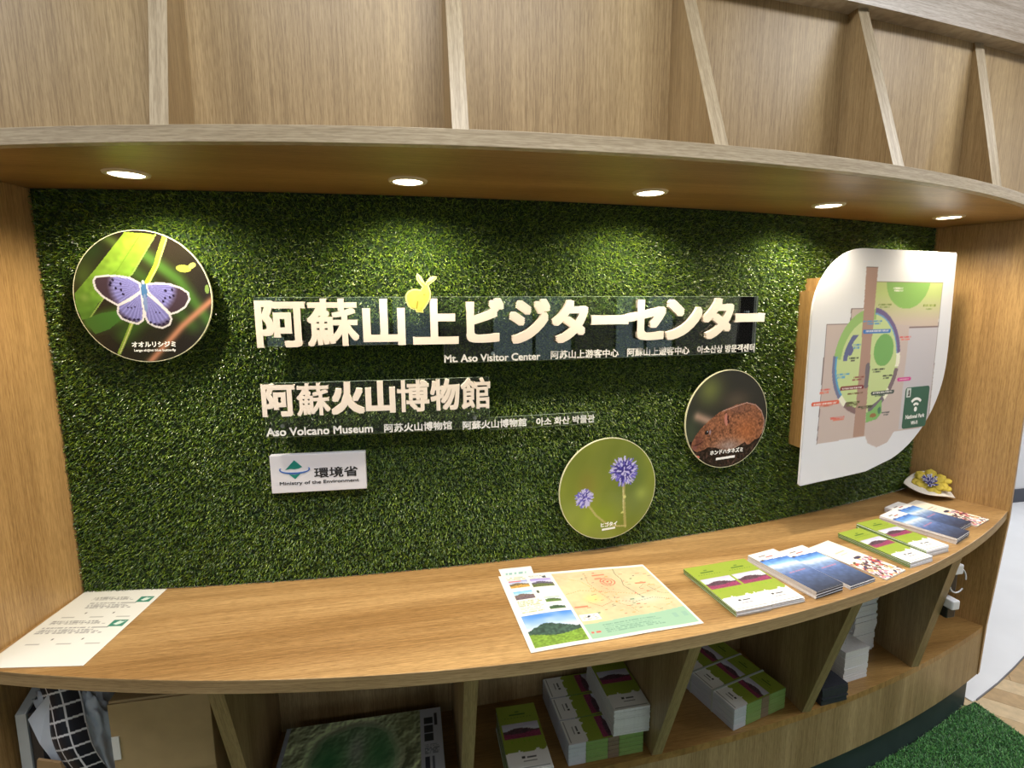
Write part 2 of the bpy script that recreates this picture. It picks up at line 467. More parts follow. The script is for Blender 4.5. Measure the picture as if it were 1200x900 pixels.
# wall with the windows behind the viewer
mb = MB(); xs = [RX0] + [e for wx, ww in WINDOWS for e in (wx - ww / 2, wx + ww / 2)] + [RX1]
for i in range(0, len(xs), 2): mb.box(xs[i], xs[i + 1], RY0 - 0.1, RY0, ZF, CEIL)
for wx, ww in WINDOWS:
    mb.box(wx - ww / 2, wx + ww / 2, RY0 - 0.1, RY0, ZF, -0.1); mb.box(wx - ww / 2, wx + ww / 2, RY0 - 0.1, RY0, 1.6, CEIL)
struct(mb.build('wall_front', wallm, None, (0, RY0, ZF)))
for k, (wx, ww) in enumerate(WINDOWS):
    fr = MB(); a, b = wx - ww / 2, wx + ww / 2
    fr.box(a, a + 0.05, RY0 - 0.08, RY0 - 0.02, -0.1, 1.6).box(b - 0.05, b, RY0 - 0.08, RY0 - 0.02, -0.1, 1.6)
    fr.box(a + 0.05, b - 0.05, RY0 - 0.08, RY0 - 0.02, -0.1, -0.05).box(a + 0.05, b - 0.05, RY0 - 0.08, RY0 - 0.02, 1.55, 1.6).box(wx - 0.02, wx + 0.02, RY0 - 0.08, RY0 - 0.02, -0.05, 1.55)
    w_ = struct(fr.build('window_%d' % (k + 1), mat('window_frame', (90, 92, 96), 0.4), None, (wx, RY0, -0.1)))
    MB().box(a + 0.05, b - 0.05, RY0 - 0.052, RY0 - 0.048, -0.05, 1.55).build('pane', ACRYL, w_, (wx, RY0 - 0.05, -0.05))
for k, (lx, ly) in enumerate(FILL_LAMPS):
    t = thing('ceiling_fill_light', 'added white ceiling panel, out of view, giving fill light before the counter', 'ceiling light', (lx, ly, CEIL), 'added ceiling fill panels of the room')
    mb = MB().box(lx - 0.63, lx + 0.63, ly - 0.18, ly - 0.155, CEIL - 0.04, CEIL).box(lx - 0.63, lx + 0.63, ly + 0.155, ly + 0.18, CEIL - 0.04, CEIL)
    mb.box(lx - 0.63, lx - 0.605, ly - 0.155, ly + 0.155, CEIL - 0.04, CEIL).box(lx + 0.605, lx + 0.63, ly - 0.155, ly + 0.155, CEIL - 0.04, CEIL)
    mb.build('frame', mat('fill_lamp_white', (235, 235, 235), 0.4), t, (lx, ly, CEIL))
    MB().box(lx - 0.6, lx + 0.6, ly - 0.15, ly + 0.15, CEIL - 0.03, CEIL - 0.01).build('diffuser', mat('fill_lamp_diffuser', (255, 246, 235), 0.5, emit=3), t, (lx, ly, CEIL))

# turf mat on the floor
mt = thing('turf_mat', 'green artificial grass mat on the floor in front of the counter', 'mat', (0.5, -1.2, ZF))
mx_ = frange(-0.86, 2.04, 30)
MB().slab([(x, ys(min(x, 2.0)) + 0.014) for x in mx_], [(x, -2.6) for x in mx_], ZF - 0.003, ZF + 0.003).build('backing', mat('turf_backing', (36, 72, 34), 0.9, var=0.3, scale=90), mt, (0.5, -1.2, ZF))
N = 150000
ux = np.where(rng.random(N) < 0.6, rng.uniform(0.75, 2.035, N), rng.uniform(-0.85, 0.75, N))
pts = np.stack([ux, rng.uniform(-1.25, 0.02, N), np.full(N, ZF + 0.002)], 1)
pts = pts[pts[:, 1] < np.array([ys(min(max(x, -0.85), 2.0)) for x in pts[:, 0]]) + 0.012]
one = np.ones((len(pts), 1))
grass('grass', pts, one * [0, 0, 1.0], one * [1.0, 0, 0], one * [0, 1.0, 0], mt, (0.5, -1.2, ZF), (0.010, 0.017), 0.0022,
      cols=[(74, 136, 70), (92, 160, 80), (60, 118, 64), (110, 174, 92), (82, 146, 86)])

# ------------------------------------------------------------------ turf wall
tw = thing('artificial_turf_panel', 'curved panel of green artificial grass behind the signs, between the oak sides', 'grass wall', (0.5, 0.05, 0))
xs = frange(-0.857, 1.905, 40)
MB().slab([wall(x, 0, -0.03)[:2] for x in xs], [wall(x, 0, 0.0)[:2] for x in xs], 0.0, ZT).build(
    'backing', mat('turf_wall_backing', (20, 42, 12), 0.9, var=0.4, scale=120), tw, (0.5, 0.05, 0))
N = 235000
phi = rng.uniform(-0.8555, 1.903, N); z = rng.uniform(0.003, ZT - 0.003, N)
A = np.arcsin(phi / RG)
pts = np.stack([RG * np.sin(A), RG - RG * np.cos(A), z], 1)
nr = np.stack([np.sin(A), -np.cos(A), 0 * A], 1); t1 = np.stack([np.cos(A), np.sin(A), 0 * A], 1); t2 = np.tile([0, 0, 1.0], (N, 1))
grass('grass', pts, nr, t1, t2, tw, (0.5, 0.05, 0), (0.008, 0.0145), 0.0020, down=np.array([0, 0, -1.0]),
      cols=[(60, 86, 22), (78, 106, 22), (38, 60, 18), (122, 146, 34), (54, 88, 28), (90, 120, 26)])

# ------------------------------------------------------------------ worktop and sides
xs = frange(-0.88, 2.032, 60)
def back_w(x): return (min(max(x, -0.855), 1.905), yg(min(max(x, -0.855), 1.905)))
wt = MB()
bk = [(x, yg(x)) for x in frange(-0.857, 1.905, 60)]
fxs = frange(-0.905, 2.030, 60)
wt.slab(bk, [(x, yf(x)) for x in fxs], -0.0301, 0.0, fm=1)
tag(wt.build('worktop', [WOODT, WOODX], None, (0.5, -0.1, -0.03), bevel=0.0012), 'long curved oak worktop running under the grass wall', 'counter')
ZS0 = -0.45
def side(name, inn, fr, t, z0, z1, label):
    d = Vector((fr[0] - inn[0], fr[1] - inn[1])); n = Vector((-d.y, d.x)).normalized() * t
    e = d.normalized() * 0.0
    prof = [(0, z0), (0.925, z0), (0.935, ZS0), (1, -0.0302), (1, z1), (0, z1)]
    def fn(a, b, c): return (inn[0] + d.x * a + n.x * c, inn[1] + d.y * a + n.y * c, b)
    o = MB().prism(prof, fn, 0, 1).build(name, WOODP, None, ((inn[0] + fr[0]) / 2, (inn[1] + fr[1]) / 2, z0), bevel=0.0008)
    return tag(o, label, 'side panel')
side('side_panel', (R_IN[0] - 0.004, R_IN[1] + 0.01), R_FR, 0.022, -0.645, ZT, 'tall oak side panel closing the right end of the counter')
side('side_panel', (L_IN[0] + 0.004, L_IN[1] + 0.03), (L_FR[0], L_FR[1] - 0.01), -0.022, -0.645, ZT, 'tall oak side panel closing the left end of the counter')

# ------------------------------------------------------------------ lower shelf unit
ls = thing('shelf_unit', 'open oak shelf compartments with slanted dividers below the worktop', 'shelf', (0.5, -0.05, ZF))
OL = (0.5, -0.05, ZF)
ZS = -0.45
bx = frange(-0.868, 1.94, 40); fx2 = frange(-0.885, 2.020, 40)
MB().slab([(x, yg(x) + 0.0) for x in bx], [(x, ys(x)) for x in fx2], ZS - 0.02, ZS).build('shelf_board', WOODS, ls, OL)
MB().slab([(x, ys(x) + 0.02) for x in fx2], [(x, ys(x)) for x in fx2], -0.645, ZS - 0.02).build('front_panel', WOODZ, ls, OL)
MB().slab([(x, yg(x) + 0.018) for x in bx], [(x, yg(x)) for x in bx], -0.645, -0.0305).build('back_panel', WOODZ, ls, OL)
kx = frange(-0.86, 1.985, 40)
MB().slab([(x, ys(x) + 0.035) for x in kx], [(x, ys(x) + 0.016) for x in kx], ZF, -0.645).build('kickboard', mat('dark_kick', (46, 58, 62), 0.5, var=0.1, scale=20), ls, OL)
for xd in (-0.4135, 0.088, 0.592, 1.084, 1.570):
    w2 = 0.0145
    yt, y_b, yw = yf(xd) + 0.004, ys(xd) + 0.001, yg(xd)
    v = []
    for x in (xd - w2, xd + w2):
        v += [(x, yw, ZS), (x, y_b, ZS), (x, yt, -0.0305), (x, yw, -0.0305)]
    dm = MB().add(v, [(0, 1, 2, 3), (7, 6, 5, 4), (1, 5, 6, 2), (0, 4, 5, 1), (3, 2, 6, 7), (0, 3, 7, 4)])
    dm.m[2] = 1
    dm.build('divider', [WOODF, WOODZ], ls, (xd, -0.1, ZS))

# ------------------------------------------------------------------ canopy
cp = thing('canopy', 'curved oak canopy shelf over the grass wall', 'canopy', (0.5, -0.15, ZT))
OC = (0.5, -0.15, ZT)
cx = frange(-1.25, 2.35, 70)
MB().slab([(x, yk(x) + 0.05 if False else 0.45) for x in cx], [(x, yk(x) + 0.02) for x in cx], ZT, ZTT - 0.002).build('soffit', WOODS, cp, OC)
MB().slab([(x, yk(x) + 0.02) for x in cx], [(x, yk(x)) for x in cx], ZT - 0.0, ZTT).build('front_edge', WOODE, cp, OC, bevel=0.0008)
for k, (lx, ly) in enumerate([(-0.568, -0.141), (-0.005, -0.17), (0.574, -0.147), (1.14, -0.07), (1.686, 0.049)]):
    nm = ['far left, above the butterfly disc', 'second from left, above the yellow rabbit', 'in the middle, above the white title lettering', 'second from right, above the vole disc', 'far right, above the white floor plan board'][k]
    t = thing('recessed_downlight', 'round lit downlight in the canopy, ' + nm, 'downlight', (lx, ly, ZT), 'downlights in the canopy')
    mb = MB(); n = 32; prof = [(0.031, -0.002), (0.033, -0.0045), (0.041, -0.0035), (0.0425, 0.0)]
    v = [(lx + r * math.cos(2 * PI * i / n), ly + r * math.sin(2 * PI * i / n), ZT + zz) for r, zz in prof for i in range(n)]
    F = [(a * n + i, a * n + (i + 1) % n, (a + 1) * n + (i + 1) % n, (a + 1) * n + i) for a in range(3) for i in range(n)]
    mb.add(v, F); mb.build('trim_ring', mat('lamp_ring', (205, 190, 165), 0.35), t, (lx, ly, ZT), smooth=True)
    MB().cyl((lx, ly, ZT - 0.001), (lx, ly, ZT - 0.003), 0.0335, 32).build('lens', mat('lamp_lens', (255, 240, 214), 0.5, emit=9), t, (lx, ly, ZT))
    l = bpy.data.lights.new('downlight_beam', 'SPOT'); l.energy = DOWN_E; l.color = DOWN_COL; l.spot_size = math.radians(158); l.spot_blend = 0.7; l.shadow_soft_size = 0.022
    lo = bpy.data.objects.new('downlight_beam', l); COL.objects.link(lo); lo.parent = t; lo.location = (0, 0, -0.014)

# ------------------------------------------------------------------ upper screen
us = thing('upper_screen', 'tall oak screen with tapering upright fins above the canopy', 'screen', (0.5, -0.2, ZTT))
OU = (0.5, -0.2, ZTT)
FINS = [(-0.88, 0.30), (-0.409, 0.20), (0.085, 0.355), (0.583, 0.45), (1.060, 0.36), (1.504, 0.24), (1.95, 0.24)]
ZB = 1.41
edges = [-1.25] + [f[0] for f in FINS] + [2.35]
for a, b in zip(edges[:-1], edges[1:]):
    xx = frange(a + 0.0006, b - 0.0006, 8)
    MB().slab([(x, yb(x) + 0.018) for x in xx], [(x, yb(x)) for x in xx], ZTT, 1.62).build('back_panel', WOODZ, us, ((a + b) / 2, -0.2, ZTT))
for xd, sl in FINS:
    w2 = 0.0143
    yt = yk(xd) + 0.010
    y1 = yt + sl * (ZB - ZTT)
    v = []
    for x in (xd - w2, xd + w2):
        v += [(x, yb(xd), ZTT), (x, yt, ZTT), (x, y1, ZB), (x, yb(xd), ZB)]
    dm = MB().add(v, [(0, 3, 2, 1), (4, 5, 6, 7), (1, 2, 6, 5), (0, 1, 5, 4), (3, 7, 6, 2), (0, 4, 7, 3)])
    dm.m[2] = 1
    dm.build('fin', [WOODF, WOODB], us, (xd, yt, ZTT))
def yt_(x): return min(-0.283 + ((x - 0.3) ** 2) / (2 * 6.3), yb(x) - 0.045)
tx = frange(-1.25, 2.35, 60)
MB().slab([(x, yb(x) + 0.02) for x in tx], [(x, yt_(x)) for x in tx], ZB, ZB + 0.21).build('top_beam', wood('oak_beam_glare', 0, (168, 158, 148), (206, 202, 198), 0.28, flat=1), us, OU)  # pale grey tone puts the window glare into the beam's colour

# ------------------------------------------------------------------ sign lettering on clear acrylic
def on_wall(a, b, d): return wall(a, b, d)
def bent_poly(poly, step=0.05):
    out = []
    for (a, b), (c, d) in zip(poly, poly[1:] + poly[:1]):
        n = max(1, int(abs(c - a) / step))
        out += [(a + (c - a) * i / n, b + (d - b) * i / n) for i in range(n)]
    return out
def bent_sheet(rects, d0, d1, name, m, parent, origin):
    mb = MB()
    for a, b, z0, z1 in rects:
        n = max(2, int((b - a) / 0.012)); xx = frange(a, b, n)
        v = [on_wall(x, z, d) for d in (d0, d1) for z in (z0, z1) for x in xx]
        F = []
        for i in range(n - 1):
            p = lambda k: k * n + i
            F += [(p(2), p(2) + 1, p(3) + 1, p(3)), (p(0), p(1), p(1) + 1, p(0) + 1), (p(1), p(3), p(3) + 1, p(1) + 1), (p(0), p(0) + 1, p(2) + 1, p(2))]
        F += [(0, 2 * n, 3 * n, n), (n - 1, 2 * n - 1, 4 * n - 1, 3 * n - 1)]
        mb.add(v, F)
    return mb.build(name, m, parent, origin)
def edge_lines(poly, d, name, parent, origin, r=0.0006):
    mb = MB(); P = bent_poly(poly); P.append(P[0])
    mb.tube([on_wall(a, b, d) for a, b in P], r, 4)
    return mb.build(name, mat('acrylic_polished_edge', (150, 168, 150), 0.3), parent, origin)
s1 = thing('title_sign', 'upper clear acrylic sign with raised cream Japanese visitor centre title', 'sign', wall(0.3, 0.58, 0.04))
O1 = wall(0.3, 0.58, 0.04)
bent_sheet([(-0.373, 0.073, 0.629, 0.746), (0.073, 1.018, 0.579, 0.746)], 0.038, 0.042, 'acrylic_sheet', ACRYL, s1, O1)
edge_lines([(-0.373, 0.629), (0.073, 0.629), (0.073, 0.579), (1.018, 0.579), (1.018, 0.746), (-0.373, 0.746)], 0.0415, 'sheet_edge', s1, O1)
for x, z in ((-0.33, 0.69), (0.2, 0.6), (0.62, 0.6), (0.985, 0.7)):
    MB().cyl(on_wall(x, z, 0.0), on_wall(x, z, 0.038), 0.005, 12).build('standoff', STEEL, s1, on_wall(x, z, 0))
CH = "阿蘇山上ビジターセンター"
BOX = [(-0.371, -0.257, .627, .739), (-0.254, -0.134, .628, .743), (-0.124, -0.022, .628, .742), (-0.004, 0.110, .628, .742), (0.130, 0.228, .630, .743),
       (0.243, 0.352, .625, .741), (0.357, 0.459, .624, .738), (0.468, 0.578, .671, .697), (0.571, 0.694, .626, .738), (0.696, 0.813, .625, .738), (0.815, 0.922, .624, .742), (0.928, 1.036, .671, .697)]
for c, (a, b, z0, z1) in zip(CH, BOX):
    bold = {'蘇': 0.022, '阿': 0.031}.get(c, 0.041)
    text_obj('character', c, a, b, z0, z1, on_wall, 0.042, 0.054, CREAM, s1, bold)
def caption(body, a, b, z0, z1, parent, bold=0.022):
    return text_obj('caption', body, a, b, z0, z1, on_wall, 0.0422, 0.0432, WHITE, parent, bold, ring=4)
caption("Mt. Aso Visitor Center", 0.073, 0.328, 0.580, 0.600, s1)
caption("阿苏山上游客中心", 0.357, 0.555, 0.581, 0.604, s1)
caption("阿蘇山上遊客中心", 0.581, 0.781, 0.581, 0.605, s1)
caption("아소산상 방문객센터", 0.808, 1.014, 0.582, 0.605, s1)
s2 = thing('museum_sign', 'lower clear acrylic sign with raised cream Japanese volcano museum name', 'sign', wall(0.0, 0.4, 0.04))
O2 = wall(0.0, 0.4, 0.04)
bent_sheet([(-0.368, 0.188, 0.403, 0.539), (0.188, 0.490, 0.397, 0.430)], 0.038, 0.042, 'acrylic_sheet', ACRYL, s2, O2)
edge_lines([(-0.368, 0.403), (0.188, 0.403), (0.188, 0.397), (0.490, 0.397), (0.490, 0.430), (0.188, 0.430), (0.188, 0.539), (-0.368, 0.539)], 0.0415, 'sheet_edge', s2, O2)
for x, z in ((-0.33, 0.43), (0.15, 0.43), (0.46, 0.413)):
    MB().cyl(on_wall(x, z, 0.0), on_wall(x, z, 0.038), 0.005, 12).build('standoff', STEEL, s2, on_wall(x, z, 0))
CH = "阿蘇火山博物館"
BOX = [(-0.371, -0.293), (-0.290, -0.212), (-0.209, -0.129), (-0.126, -0.053), (-0.048, 0.032), (0.035, 0.110), (0.113, 0.190)]
for c, (a, b) in zip(CH, BOX):
    bold = {'蘇': 0.020, '博': 0.023, '館': 0.022, '阿': 0.036, '物': 0.029}.get(c, 0.048)
    text_obj('character', c, a, b, 0.457, 0.538, on_wall, 0.042, 0.052, CREAM, s2, bold)
caption("Aso Volcano Museum", -0.368, -0.112, 0.406, 0.427, s2)
caption("阿苏火山博物馆", -0.084, 0.089, 0.404, 0.427, s2)
caption("阿蘇火山博物館", 0.117, 0.290, 0.401, 0.424, s2)
caption("아소 화산 박물관", 0.317, 0.487, 0.400, 0.422, s2)

# yellow rabbit cut-out on the corner of the upper sign
def px_rabbit(x, y):
    fx_, fz_ = x / 12.857 + 460, y / 12.857 + 310
    return (0.0285 + (fx_ - 497.3) * 0.00197, 0.7765 - (fz_ - 333.3) * 0.00196 )
rb = [(345, 175), (365, 118), (400, 150), (450, 215), (478, 270), (487, 300), (505, 250), (555, 190), (610, 168), (680, 172), (660, 220), (600, 270), (540, 315), (560, 370),
      (578, 440), (565, 520), (520, 610), (470, 680), (440, 712), (450, 752), (335, 745), (318, 705), (250, 690), (200, 640), (165, 540), (168, 470), (210, 410), (280, 375), (350, 372), (410, 385), (440, 340), (390, 280), (355, 225)]
rp = [px_rabbit(x, y) for x, y in rb]
rt = thing('rabbit_cutout', 'flat yellow paper rabbit stuck on the top edge of the upper sign', 'decoration', wall(0.02, 0.703, 0.055))
OR = wall(0.02, 0.703, 0.055)
MB().prism(rp, on_wall, 0.0545, 0.0565).build('body', mat('rabbit_rim', (232, 228, 140), 0.5), rt, OR)
cxr = sum(a for a, b in rp) / len(rp); 
inner = []
n = len(rp)
for i in range(n):
    a, b = Vector(rp[i - 1]), Vector(rp[(i + 1) % n]); d = (b - a).normalized(); nn = Vector((d.y, -d.x))
    q = Vector(rp[i]) - nn * -0.0035
    inner.append((q.x, q.y))
MB().prism(inner, on_wall, 0.0565, 0.0572).build('printed_face', mat('rabbit_yellow', (214, 202, 84), 0.5, var=0.2, scale=90), rt, OR)
MB().prism([px_rabbit(a, b) for a, b in ((330, 680), (350, 560), (375, 570), (350, 690))], on_wall, 0.0572, 0.0575).build('leg_mark', mat('rabbit_olive', (150, 140, 40), 0.6), rt, OR)
MB().prism([px_rabbit(a, b) for a, b in ((455, 455), (480, 462), (470, 475), (450, 470))], on_wall, 0.0572, 0.0575).build('eye', mat('rabbit_olive', (150, 140, 40), 0.6), rt, OR)
MB().prism([px_rabbit(a, b) for a, b in ((375, 160), (395, 175), (440, 250), (450, 280), (410, 240))], on_wall, 0.0572, 0.0574).build('inner_ear', mat('rabbit_pale', (236, 230, 150), 0.6), rt, OR)
MB().prism([px_rabbit(a, b) for a, b in ((520, 270), (560, 215), (620, 190), (640, 195), (590, 245))], on_wall, 0.0572, 0.0574).build('inner_ear', mat('rabbit_pale', (236, 230, 150), 0.6), rt, OR)

# ministry plate
def plate_frame(xc):
    px, py, _ = wall(xc, 0, 0.0); a = math.asin(xc / RG)
    T = Vector((math.cos(a), math.sin(a))); Nn = Vector((math.sin(a), -math.cos(a)))
    def fn(u, z, d): return (px + T.x * u + Nn.x * d, py + T.y * u + Nn.y * d, z)
    return fn
XM = -0.2525
fm = plate_frame(XM)
OM = fm(0, 0.25, 0.02)
mp = thing('ministry_plate', 'small white plate with teal and blue emblem and black writing', 'sign', OM)
MB().prism([(-0.1175, 0.251), (0.1175, 0.251), (0.1175, 0.351), (-0.1175, 0.351)], fm, 0.004, 0.022).build('plate', mat('plate_white', (222, 222, 230), 0.4), mp, OM, bevel=0.0015)
ex, ez = -0.0585, 0.3125
def ell(rx, rz, t): return (ex + rx * math.cos(t), ez + rz * math.sin(t))
top = [(ex, ez + 0.0245), (ex + 0.019, ez + 0.006)] + [(ex + 0.019 - 0.04 * t, ez + 0.006 - 0.002 * t - 0.006 * math.sin(t * PI) * (1 - t * 0.6)) for t in (0.25, 0.5, 0.75)] + [(ex - 0.023, ez - 0.0005)]
MB().prism(top, fm, 0.022, 0.0226).build('emblem_diamond', mat('emblem_teal', (20, 128, 116), 0.5), mp, OM)
MB().prism([(ex - 0.014, ez - 0.0125), (ex, ez - 0.014), (ex + 0.014, ez - 0.0115), (ex, ez - 0.0255)], fm, 0.022, 0.0226).build('emblem_diamond', MATS['emblem_teal'], mp, OM)
mb = MB(); n = 40
ro = []; ri = []
for i in range(n + 1):
    t = math.radians(160 + 220 * i / n)
    k = math.sin((i / n) * PI)
    ro.append(ell(0.0375, 0.0125, t)); ri.append(ell(0.0375 - 0.003 - 0.001 * k, 0.0125 - 0.0018 - 0.0028 * k, t))
for i in range(n): mb.prism([ro[i], ro[i + 1], ri[i + 1], ri[i]], fm, 0.022, 0.0228)
mb.build('emblem_ring', mat('emblem_blue', (62, 104, 178), 0.5), mp, OM)
text_obj('lettering', "環境省", -0.0115, 0.0975, 0.287, 0.3145, fm, 0.022, 0.0226, INK, mp, 0.016, ring=8)
text_obj('lettering', "Ministry of the Environment", -0.097, 0.099, 0.2695, 0.281, fm, 0.022, 0.0226, INK, mp, 0.012, ring=4)

# ------------------------------------------------------------------ the three photo discs
def disc_thing(name, label, xc, zc, r, off, paint, res, caps):
    fn = plate_frame(xc); og = fn(0, zc - r, off)
    t = thing(name, label, 'wall picture', og, 'round photo discs on the grass wall')
    n = 96
    MB().prism([(r * math.cos(2 * PI * i / n), zc + r * math.sin(2 * PI * i / n)) for i in range(n)], fn, off - 0.005, off).build('acrylic_disc', EDGE, t, og)
    c0 = np.array(fn(0, 0, off + 0.0004)); T = np.array(fn(1, 0, 0)) - np.array(fn(0, 0, 0))
    rr = r - 0.002
    def pos(U, V): 
        P = c0 + U[..., None] * T * rr; P[..., 2] = zc + V * rr; return P
    grid_print('photo_print', res, res, pos, paint, GLOSSP, t, og, disc=True)
    for a in (0.5, 2.6, 4.71): MB().cyl(fn(r * 0.6 * math.cos(a), zc + r * 0.6 * math.sin(a), 0), fn(r * 0.6 * math.cos(a), zc + r * 0.6 * math.sin(a), off - 0.005), 0.006, 12).build('standoff', STEEL, t, og)
    for body, a, b, z0, z1, bo in caps:
        if body is None: MB().prism([(a, zc + z0), (b, zc + z0 + 0.002), (b, zc + z1 + 0.002), (a, zc + z1)], fn, off + 0.0004, off + 0.001).build('caption_line', WHITE, t, og)
        else: text_obj('caption', body, a, b, zc + z0, zc + z1, fn, off + 0.0004, off + 0.001, WHITE, t, bo, ring=4, origin=og)
    return t
def conv(cx, cy, hw, hh): return lambda pts: [((x - cx) / hw, -(y - cy) / hh) for x, y in pts]
def paint_butterfly(U, V):
    C = conv(472, 462, 422, 402); q = lambda x, y: C([(x, y)])[0]
    p = Paint(U, V, (46, 38, 30))
    nz = vnoise(U * 4 + 9, V * 4 + 9, 3)
    p.mix(nz * 0.35, (60, 70, 36))
    p.blob(*q(180, 170), .22, .2, (52, 74, 38), .9); p.blob(*q(120, 330), .18, .25, (88, 118, 50), .7)
    p.soft(C([(490, 190), (700, 360), (880, 640)]), .10, (84, 128, 52), .9)
    p.soft(C([(430, 300), (560, 420), (760, 640)]), .12, (74, 112, 46), .7)
    p.soft(C([(270, 90), (420, 200)]), .08, (110, 140, 60), .7)
    p.soft(C([(330, 700), (440, 600), (560, 560)]), .14, (70, 104, 40), .8)
    p.soft(C([(130, 620), (300, 580)]), .12, (88, 138, 48), 1)
    leaf = C([(400, 68), (585, 85), (545, 150), (420, 320), (300, 400), (190, 500), (130, 590), (80, 600), (55, 520), (55, 440), (200, 290)])
    m = p.inside(leaf)
    t = np.clip((V + 0.4) / 1.3, 0, 1)[..., None]
    col = (np.array([92, 140, 52]) * (1 - t) + np.array([160, 194, 66]) * t) * (0.9 + 0.2 * vnoise(U * 3 - V * 14 + 30, U * 14 + V * 3 + 30, 5))[..., None]
    p.put(m, col)
    p.line(C([(585, 85), (420, 320), (250, 440), (130, 590)]), .02, (150, 180, 90))
    p.line(C([(500, 75), (330, 300), (150, 420)]), .012, (120, 160, 50))
    p.poly(C([(95, 600), (200, 560), (330, 545), (320, 600), (240, 660), (150, 690)]), (78, 122, 50))
    p.blob(*q(112, 466), .06, .06, (150, 180, 90), .6)
    p.line(C([(640, 100), (600, 190), (570, 270), (505, 372)]), .075, (186, 206, 66)); p.line(C([(650, 110), (582, 270), (515, 375)]), .02, (220, 226, 130))
    p.line(C([(395, 600), (350, 690), (285, 810)]), .055, (150, 180, 70)); p.line(C([(390, 615), (290, 810)]), .014, (220, 220, 150))
    p.soft(C([(900, 480), (700, 640), (470, 870)]), .052, (206, 144, 112), 1.0)
    p.ell(*q(738, 288), .11, .055, (196, 200, 84), -.1); p.ell(*q(792, 270), .06, .04, (206, 206, 110), .5)
    p.ell(*q(872, 415), .03, .07, (140, 170, 90))
    wings = [([(458, 378), (400, 345), (330, 333), (250, 332), (195, 338), (178, 362), (185, 410), (220, 455), (265, 485), (310, 512), (390, 470), (462, 425)], (458, 400)),
             ([(462, 430), (390, 480), (312, 515), (303, 560), (325, 595), (370, 615), (420, 628), (455, 605), (465, 540)], (462, 440)),
             ([(500, 385), (560, 378), (640, 383), (710, 408), (752, 438), (756, 478), (725, 525), (675, 555), (630, 568), (560, 490), (502, 430)], (500, 400)),
             ([(492, 440), (560, 500), (622, 570), (632, 600), (615, 635), (570, 655), (525, 645), (485, 620), (470, 580), (478, 500)], (490, 440))]
    for pts, root in wings:
        P = C(pts); m = p.inside(P); r = q(*root); D = np.hypot(U - r[0], V - r[1])
        far = max(math.hypot(a - r[0], b - r[1]) for a, b in P)
        lim = 0.80 if root[1] > 420 else 0.56
        t = np.clip((D / far - lim) / 0.16, 0, 1)[..., None]
        ang = np.arctan2(V - r[1], U - r[0])
        st = 0.88 + 0.16 * (np.sin(ang * 44) > 0.3)
        col = (np.array([146, 144, 214]) * st[..., None]) * (1 - t) + np.array([74, 58, 68]) * t
        p.put(m, col)
        p.line(P + P[:1], .028, (236, 232, 236))
        p.c[~m & (p.dist(P + P[:1]) > .016)] = p.c[~m & (p.dist(P + P[:1]) > .016)]
    for x, y in [(295, 357), (280, 374), (275, 388), (340, 380), (308, 407), (340, 418), (350, 445), (612, 424), (654, 418), (658, 455), (636, 464), (605, 470), (592, 490)]:
        p.ell(*q(x, y), .018, .022, (44, 34, 60), .5)
    for x, y in [(345, 590), (372, 598), (400, 602), (425, 600), (500, 620), (525, 630), (553, 634), (580, 630), (605, 615)]: p.ell(*q(x, y), .022, .018, (50, 40, 70))
    for x, y in [(370, 526), (392, 528), (412, 522), (540, 556), (560, 560)]: p.ell(*q(x, y), .012, .014, (50, 40, 70))
    p.ell(*q(480, 425), .045, .14, (84, 128, 178)); p.ell(*q(480, 500), .03, .14, (130, 150, 196)); p.ell(*q(479, 372), .025, .03, (200, 214, 220))
    return p.c * 0.84 - 6
disc_thing('butterfly_disc', 'large round photo disc of a pale violet butterfly, upper left of grass wall', -0.616, 0.748, 0.1525, 0.036, paint_butterfly, 190,
           [("オオルリシジミ", -0.037, 0.061, -0.117, -0.104, 0.03), ("Large shijimi blue butterfly", -0.033, 0.060, -0.129, -0.1215, 0.02)])
def spiky(p, cx, cy, r, seed, light=(196, 192, 236), dark=(64, 56, 140)):
    g = np.random.default_rng(seed)
    p.ell(cx, cy, r * .8, r * .8, dark)
    for k in range(150):
        a = g.uniform(0, 2 * PI); rr = r * math.sqrt(g.uniform(0, .8)); l = r * .2
        x, y = cx + rr * math.cos(a), cy + rr * math.sin(a)
        e = r * g.uniform(.14, .24)
        c = light if g.random() < .55 else (112, 104, 200)
        D = p.dist([(x, y), (x + e * math.cos(a), y + e * math.sin(a))]); p.put(D < .0115, c)
def paint_thistle(U, V):
    C = conv(435, 440, 335, 356); q = lambda x, y: C([(x, y)])[0]
    p = Paint(U, V, (120, 130, 58))
    p.mix(vnoise(U * 2.2 + 7, V * 1.6 + 7, 8), (150, 160, 54)); p.mix(.5 * vnoise(U * 5 - V * 2 + 20, V * 1.5 + 20, 9), (104, 118, 44))
    p.blob(.55, .2, .3, .6, (92, 112, 56), .6); p.blob(-.45, .1, .2, .3, (132, 116, 56), .5); p.blob(.7, -.15, .14, .14, (160, 176, 80), .6); p.blob(-.2, -.55, .4, .3, (140, 164, 40), .5)
    p.line(C([(543, 400), (548, 560), (562, 725)]), .055, (168, 160, 96)); p.line(C([(538, 410), (545, 620)]), .016, (206, 200, 140))
    p.line(C([(295, 540), (350, 620), (425, 690)]), .04, (172, 166, 100)); p.line(C([(420, 690), (500, 716), (565, 722)]), .03, (186, 176, 116))
    p.ell(*q(552, 508), .03, .03, (210, 206, 130)); p.ell(*q(538, 622), .03, .02, (206, 204, 120))
    spiky(p, *q(542, 322), .285, 4); spiky(p, *q(266, 490), .175, 5)
    return p.c
